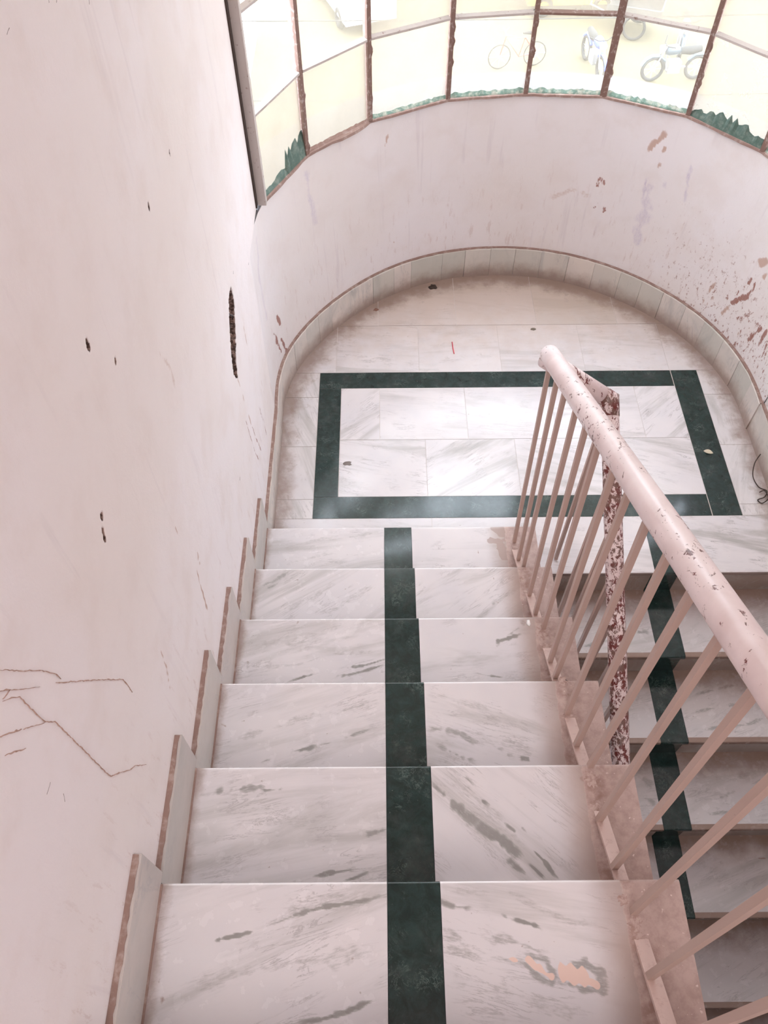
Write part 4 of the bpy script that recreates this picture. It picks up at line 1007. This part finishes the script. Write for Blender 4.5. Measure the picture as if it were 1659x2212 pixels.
# ------------------------------------------------------------------ street seen through the glass
GZ = -9.0
M_SAND = simple('sunlit_sand', (.112, .094, .052), .95, scale=.6, c2=(.096, .082, .048))
grd = bpy.data.meshes.new('ground')
street = box('ground', -60, 70, 3.5, 110, GZ - .3, GZ, M_SAND, None, kind='structure', label='sunlit sandy yard below the window')
M_TYRE = simple('black_rubber', (.03, .03, .03), .8); M_CHROME = simple('grey_metal', (.45, .45, .47), .35, .7)
M_BLUE = simple('blue_enamel', (.06, .10, .55), .35); M_REDV = simple('dark_red_enamel', (.25, .05, .04), .4)
M_YEL = simple('yellow_enamel', (.85, .55, .08), .4); M_WHT = simple('white_enamel', (.85, .85, .85), .4); M_GLD = simple('dark_window', (.05, .07, .09), .1)
M_SHED = simple('corrugated_sheet', (.50, .42, .36), .6, .2)
def torus(c, R, r, axis, n=20, m=6):
    ax = Vector(axis).normalized(); u = Vector((0, 0, 1)) if abs(ax.z) < .9 else Vector((1, 0, 0)); e1 = ax.cross(u).normalized(); e2 = ax.cross(e1)
    V = []; F = []
    for i in range(n):
        d = e1 * math.cos(2 * math.pi * i / n) + e2 * math.sin(2 * math.pi * i / n)
        for j in range(m):
            t = 2 * math.pi * j / m; V.append(tuple(Vector(c) + d * (R + r * math.cos(t)) + ax * r * math.sin(t)))
    for i in range(n):
        for j in range(m): F.append((i * m + j, ((i + 1) % n) * m + j, ((i + 1) % n) * m + (j + 1) % m, i * m + (j + 1) % m))
    return V, F
def tube(p, r, n=6):
    me = sweep('t', p, r, n); d = data(me); bpy.data.meshes.remove(me); return d
def cube(x0, x1, y0, y1, z0, z1):
    me = boxm('t', x0, x1, y0, y1, z0, z1); d = data(me); bpy.data.meshes.remove(me); return d
def lpart(name, parts, m, parent, smooth=False):
    o = bpy.data.objects.new(name, join(name, parts, smooth)); COL.objects.link(o); o.data.materials.append(m); o.parent = parent; return o
def wheel(parent, y, R=.29, r=.05):
    w_ = lpart('wheel', [torus((0, y, R + r), R, r, (1, 0, 0))], M_TYRE, parent, True)
    sp = [tube([(0, y, R + r), (0, y + R * math.cos(a), R + r + R * math.sin(a))], .008, 4) for a in [i * math.pi / 4 for i in range(8)]]
    lpart('spokes', sp + [tube([(-.06, y, R + r), (.06, y, R + r)], .04, 8)], M_CHROME, w_)
def motorcycle(loc, rz, paintm, label):
    t = root('motorcycle', loc, label=label, category='motorcycle'); t.rotation_euler.z = rz
    wheel(t, .62); wheel(t, -.62)
    lpart('frame', [tube([(0, -.62, .34), (0, -.1, .38), (0, .35, .75), (0, -.2, .72), (0, -.55, .70)], .025), tube([(0, -.1, .38), (0, .25, .30), (0, .35, .75)], .025)], M_CHROME, t)
    lpart('engine', [cube(-.12, .12, -.12, .22, .25, .55)], M_CHROME, t)
    lpart('fuel_tank', [tube([(0, -.05, .78), (0, .1, .84), (0, .3, .82), (0, .38, .78)], [.08, .14, .13, .06], 10)], paintm, t, True)
    lpart('seat', [tube([(0, -.02, .80), (0, -.3, .80), (0, -.62, .84)], [.08, .12, .09], 8)], M_TYRE, t, True)
    lpart('fork', [tube([(-.07, .62, .34), (-.07, .40, .95)], .02), tube([(.07, .62, .34), (.07, .40, .95)], .02)], M_CHROME, t)
    lpart('handlebar', [tube([(-.36, .28, 1.05), (-.12, .40, .98), (.12, .40, .98), (.36, .28, 1.05)], .016)], M_TYRE, t)
    lpart('headlamp', [tube([(0, .42, .88), (0, .54, .88)], [.07, .09], 10)], M_CHROME, t)
    lpart('mudguard', [tube([(0, .62 + .36 * math.cos(a), .34 + .36 * math.sin(a)) for a in (.3, .8, 1.3, 1.9, 2.5)], .05)], paintm, t)
    lpart('mudguard', [tube([(0, -.62 + .36 * math.cos(a), .34 + .36 * math.sin(a)) for a in (.6, 1.2, 1.8, 2.6)], .05)], paintm, t)
    return t
motorcycle((6.05, 21.9, GZ), math.radians(190), M_BLUE, 'blue motorcycle parked on the yard, seen head-on through the middle panes')
motorcycle((8.75, 22.9, GZ), math.radians(165), M_GLD, 'dark motorcycle standing upright beside the black cart')
mt = motorcycle((8.2, 21.3, GZ), math.radians(95), M_GLD, 'dark motorcycle parked sideways in front of the black cart')
def bicycle(loc, rz):
    t = root('bicycle', loc, label='thin-framed bicycle parked on the sandy yard left of the blue motorcycle', category='bicycle'); t.rotation_euler.z = rz
    wheel(t, .52, .32, .018); wheel(t, -.52, .32, .018)
    lpart('frame', [tube(p, .016) for p in ([(0, -.52, .34), (0, -.05, .30), (0, .38, .82), (0, -.18, .80), (0, -.05, .30)], [(0, -.18, .80), (0, -.52, .34)], [(0, .38, .88), (0, .52, .34)])], M_REDV, t)
    lpart('saddle', [tube([(0, -.32, .92), (0, -.1, .92)], [.06, .025], 8)], M_TYRE, t)
    lpart('handlebar', [tube([(-.25, .25, .98), (-.1, .40, .95), (.1, .40, .95), (.25, .25, .98)], .012)], M_CHROME, t)
bicycle((3.9, 22.1, GZ), math.radians(100))
ct = root('handcart', (7.6, 24.2, GZ), label='black tray handcart on two wheels behind the motorcycles', category='cart'); ct.rotation_euler.z = math.radians(70)
lpart('tray', [cube(-.5, .5, -.8, .8, .55, .60), cube(-.5, -.46, -.8, .8, .60, .85), cube(.46, .5, -.8, .8, .60, .85), cube(-.5, .5, -.8, -.76, .60, .85)], M_GLD, ct)
for s in (-1, 1): lpart('wheel', [torus((s * .58, -.1, .36), .31, .04, (1, 0, 0))], M_TYRE, ct, True)
lpart('handle', [tube([(-.4, .8, .6), (-.4, 1.3, .75), (.4, 1.3, .75), (.4, .8, .6)], .02)], M_CHROME, ct)
vn = root('van', (5.9, 25.9, GZ), label='yellow van parked across the far side of the yard', category='van'); vn.rotation_euler.z = math.radians(92)
lpart('body', [cube(-.75, .75, -1.4, 1.4, .35, 1.25), cube(-.70, .70, -1.35, .9, 1.25, 1.75)], M_YEL, vn)
lpart('windscreen', [cube(-.62, .62, .9, .93, 1.28, 1.70)], M_GLD, vn)
lpart('side_windows', [cube(-.72, -.70, -1.2, .8, 1.32, 1.66), cube(.70, .72, -1.2, .8, 1.32, 1.66)], M_GLD, vn)
for s in (-1, 1):
    for y in (-.9, .9): lpart('wheel', [torus((s * .72, y, .32), .22, .09, (1, 0, 0))], M_TYRE, vn, True)
cr2 = root('car', (-.9, 25.9, GZ), label='white car parked on the yard seen through the upper left pane', category='car'); cr2.rotation_euler.z = math.radians(20)
lpart('body', [cube(-.8, .8, -1.9, 1.9, .35, .95), cube(-.7, .7, -1.2, .9, .95, 1.42)], M_WHT, cr2)
lpart('windows', [cube(-.71, .71, -1.0, .7, 1.0, 1.36)], M_GLD, cr2)
for s in (-1, 1):
    for y in (-1.2, 1.2): lpart('wheel', [torus((s * .76, y, .32), .22, .09, (1, 0, 0))], M_TYRE, cr2, True)
sh = root('shed', (-5.2, 20.0, GZ), label='shed with a corrugated sheet roof at the left edge of the yard', category='shed')
V = []; F = []
nC = 60
for i in range(nC + 1):
    x = -7.4 + 3.9 * i / nC; z = -5.9 + .06 * math.sin(i * math.pi / 1.5)
    V += [(x, 15.5, z), (x, 24.5, z - .7), (x, 15.5, z - .04), (x, 24.5, z - .74)]
for i in range(nC):
    a = i * 4; F += [(a, a + 4, a + 5, a + 1), (a + 2, a + 3, a + 7, a + 6)]
link('corrugated_roof', mesh('corrugated_roof', V, F), M_SHED, sh)
box('shed_wall', -7.2, -3.7, 15.8, 24.2, GZ, -6.75, M_WHT, sh)
for i, (z, dy) in enumerate(((-3.6, 0), (-3.9, .3), (-4.3, .2), (-5.4, -.5))):
    p = [(x, 14 + dy + x * .02, z + .0012 * (x - 4) ** 2) for x in arange(-16, 26, 2.0)]
    o = link('power_line', sweep('power_line', p, .011, 5), M_TYRE)
    thing(o, 'thin power line crossing above the yard outside, ' + ['highest', 'second highest', 'third highest', 'lowest'][i] + ' of the four', 'cable', 'power lines over the yard')
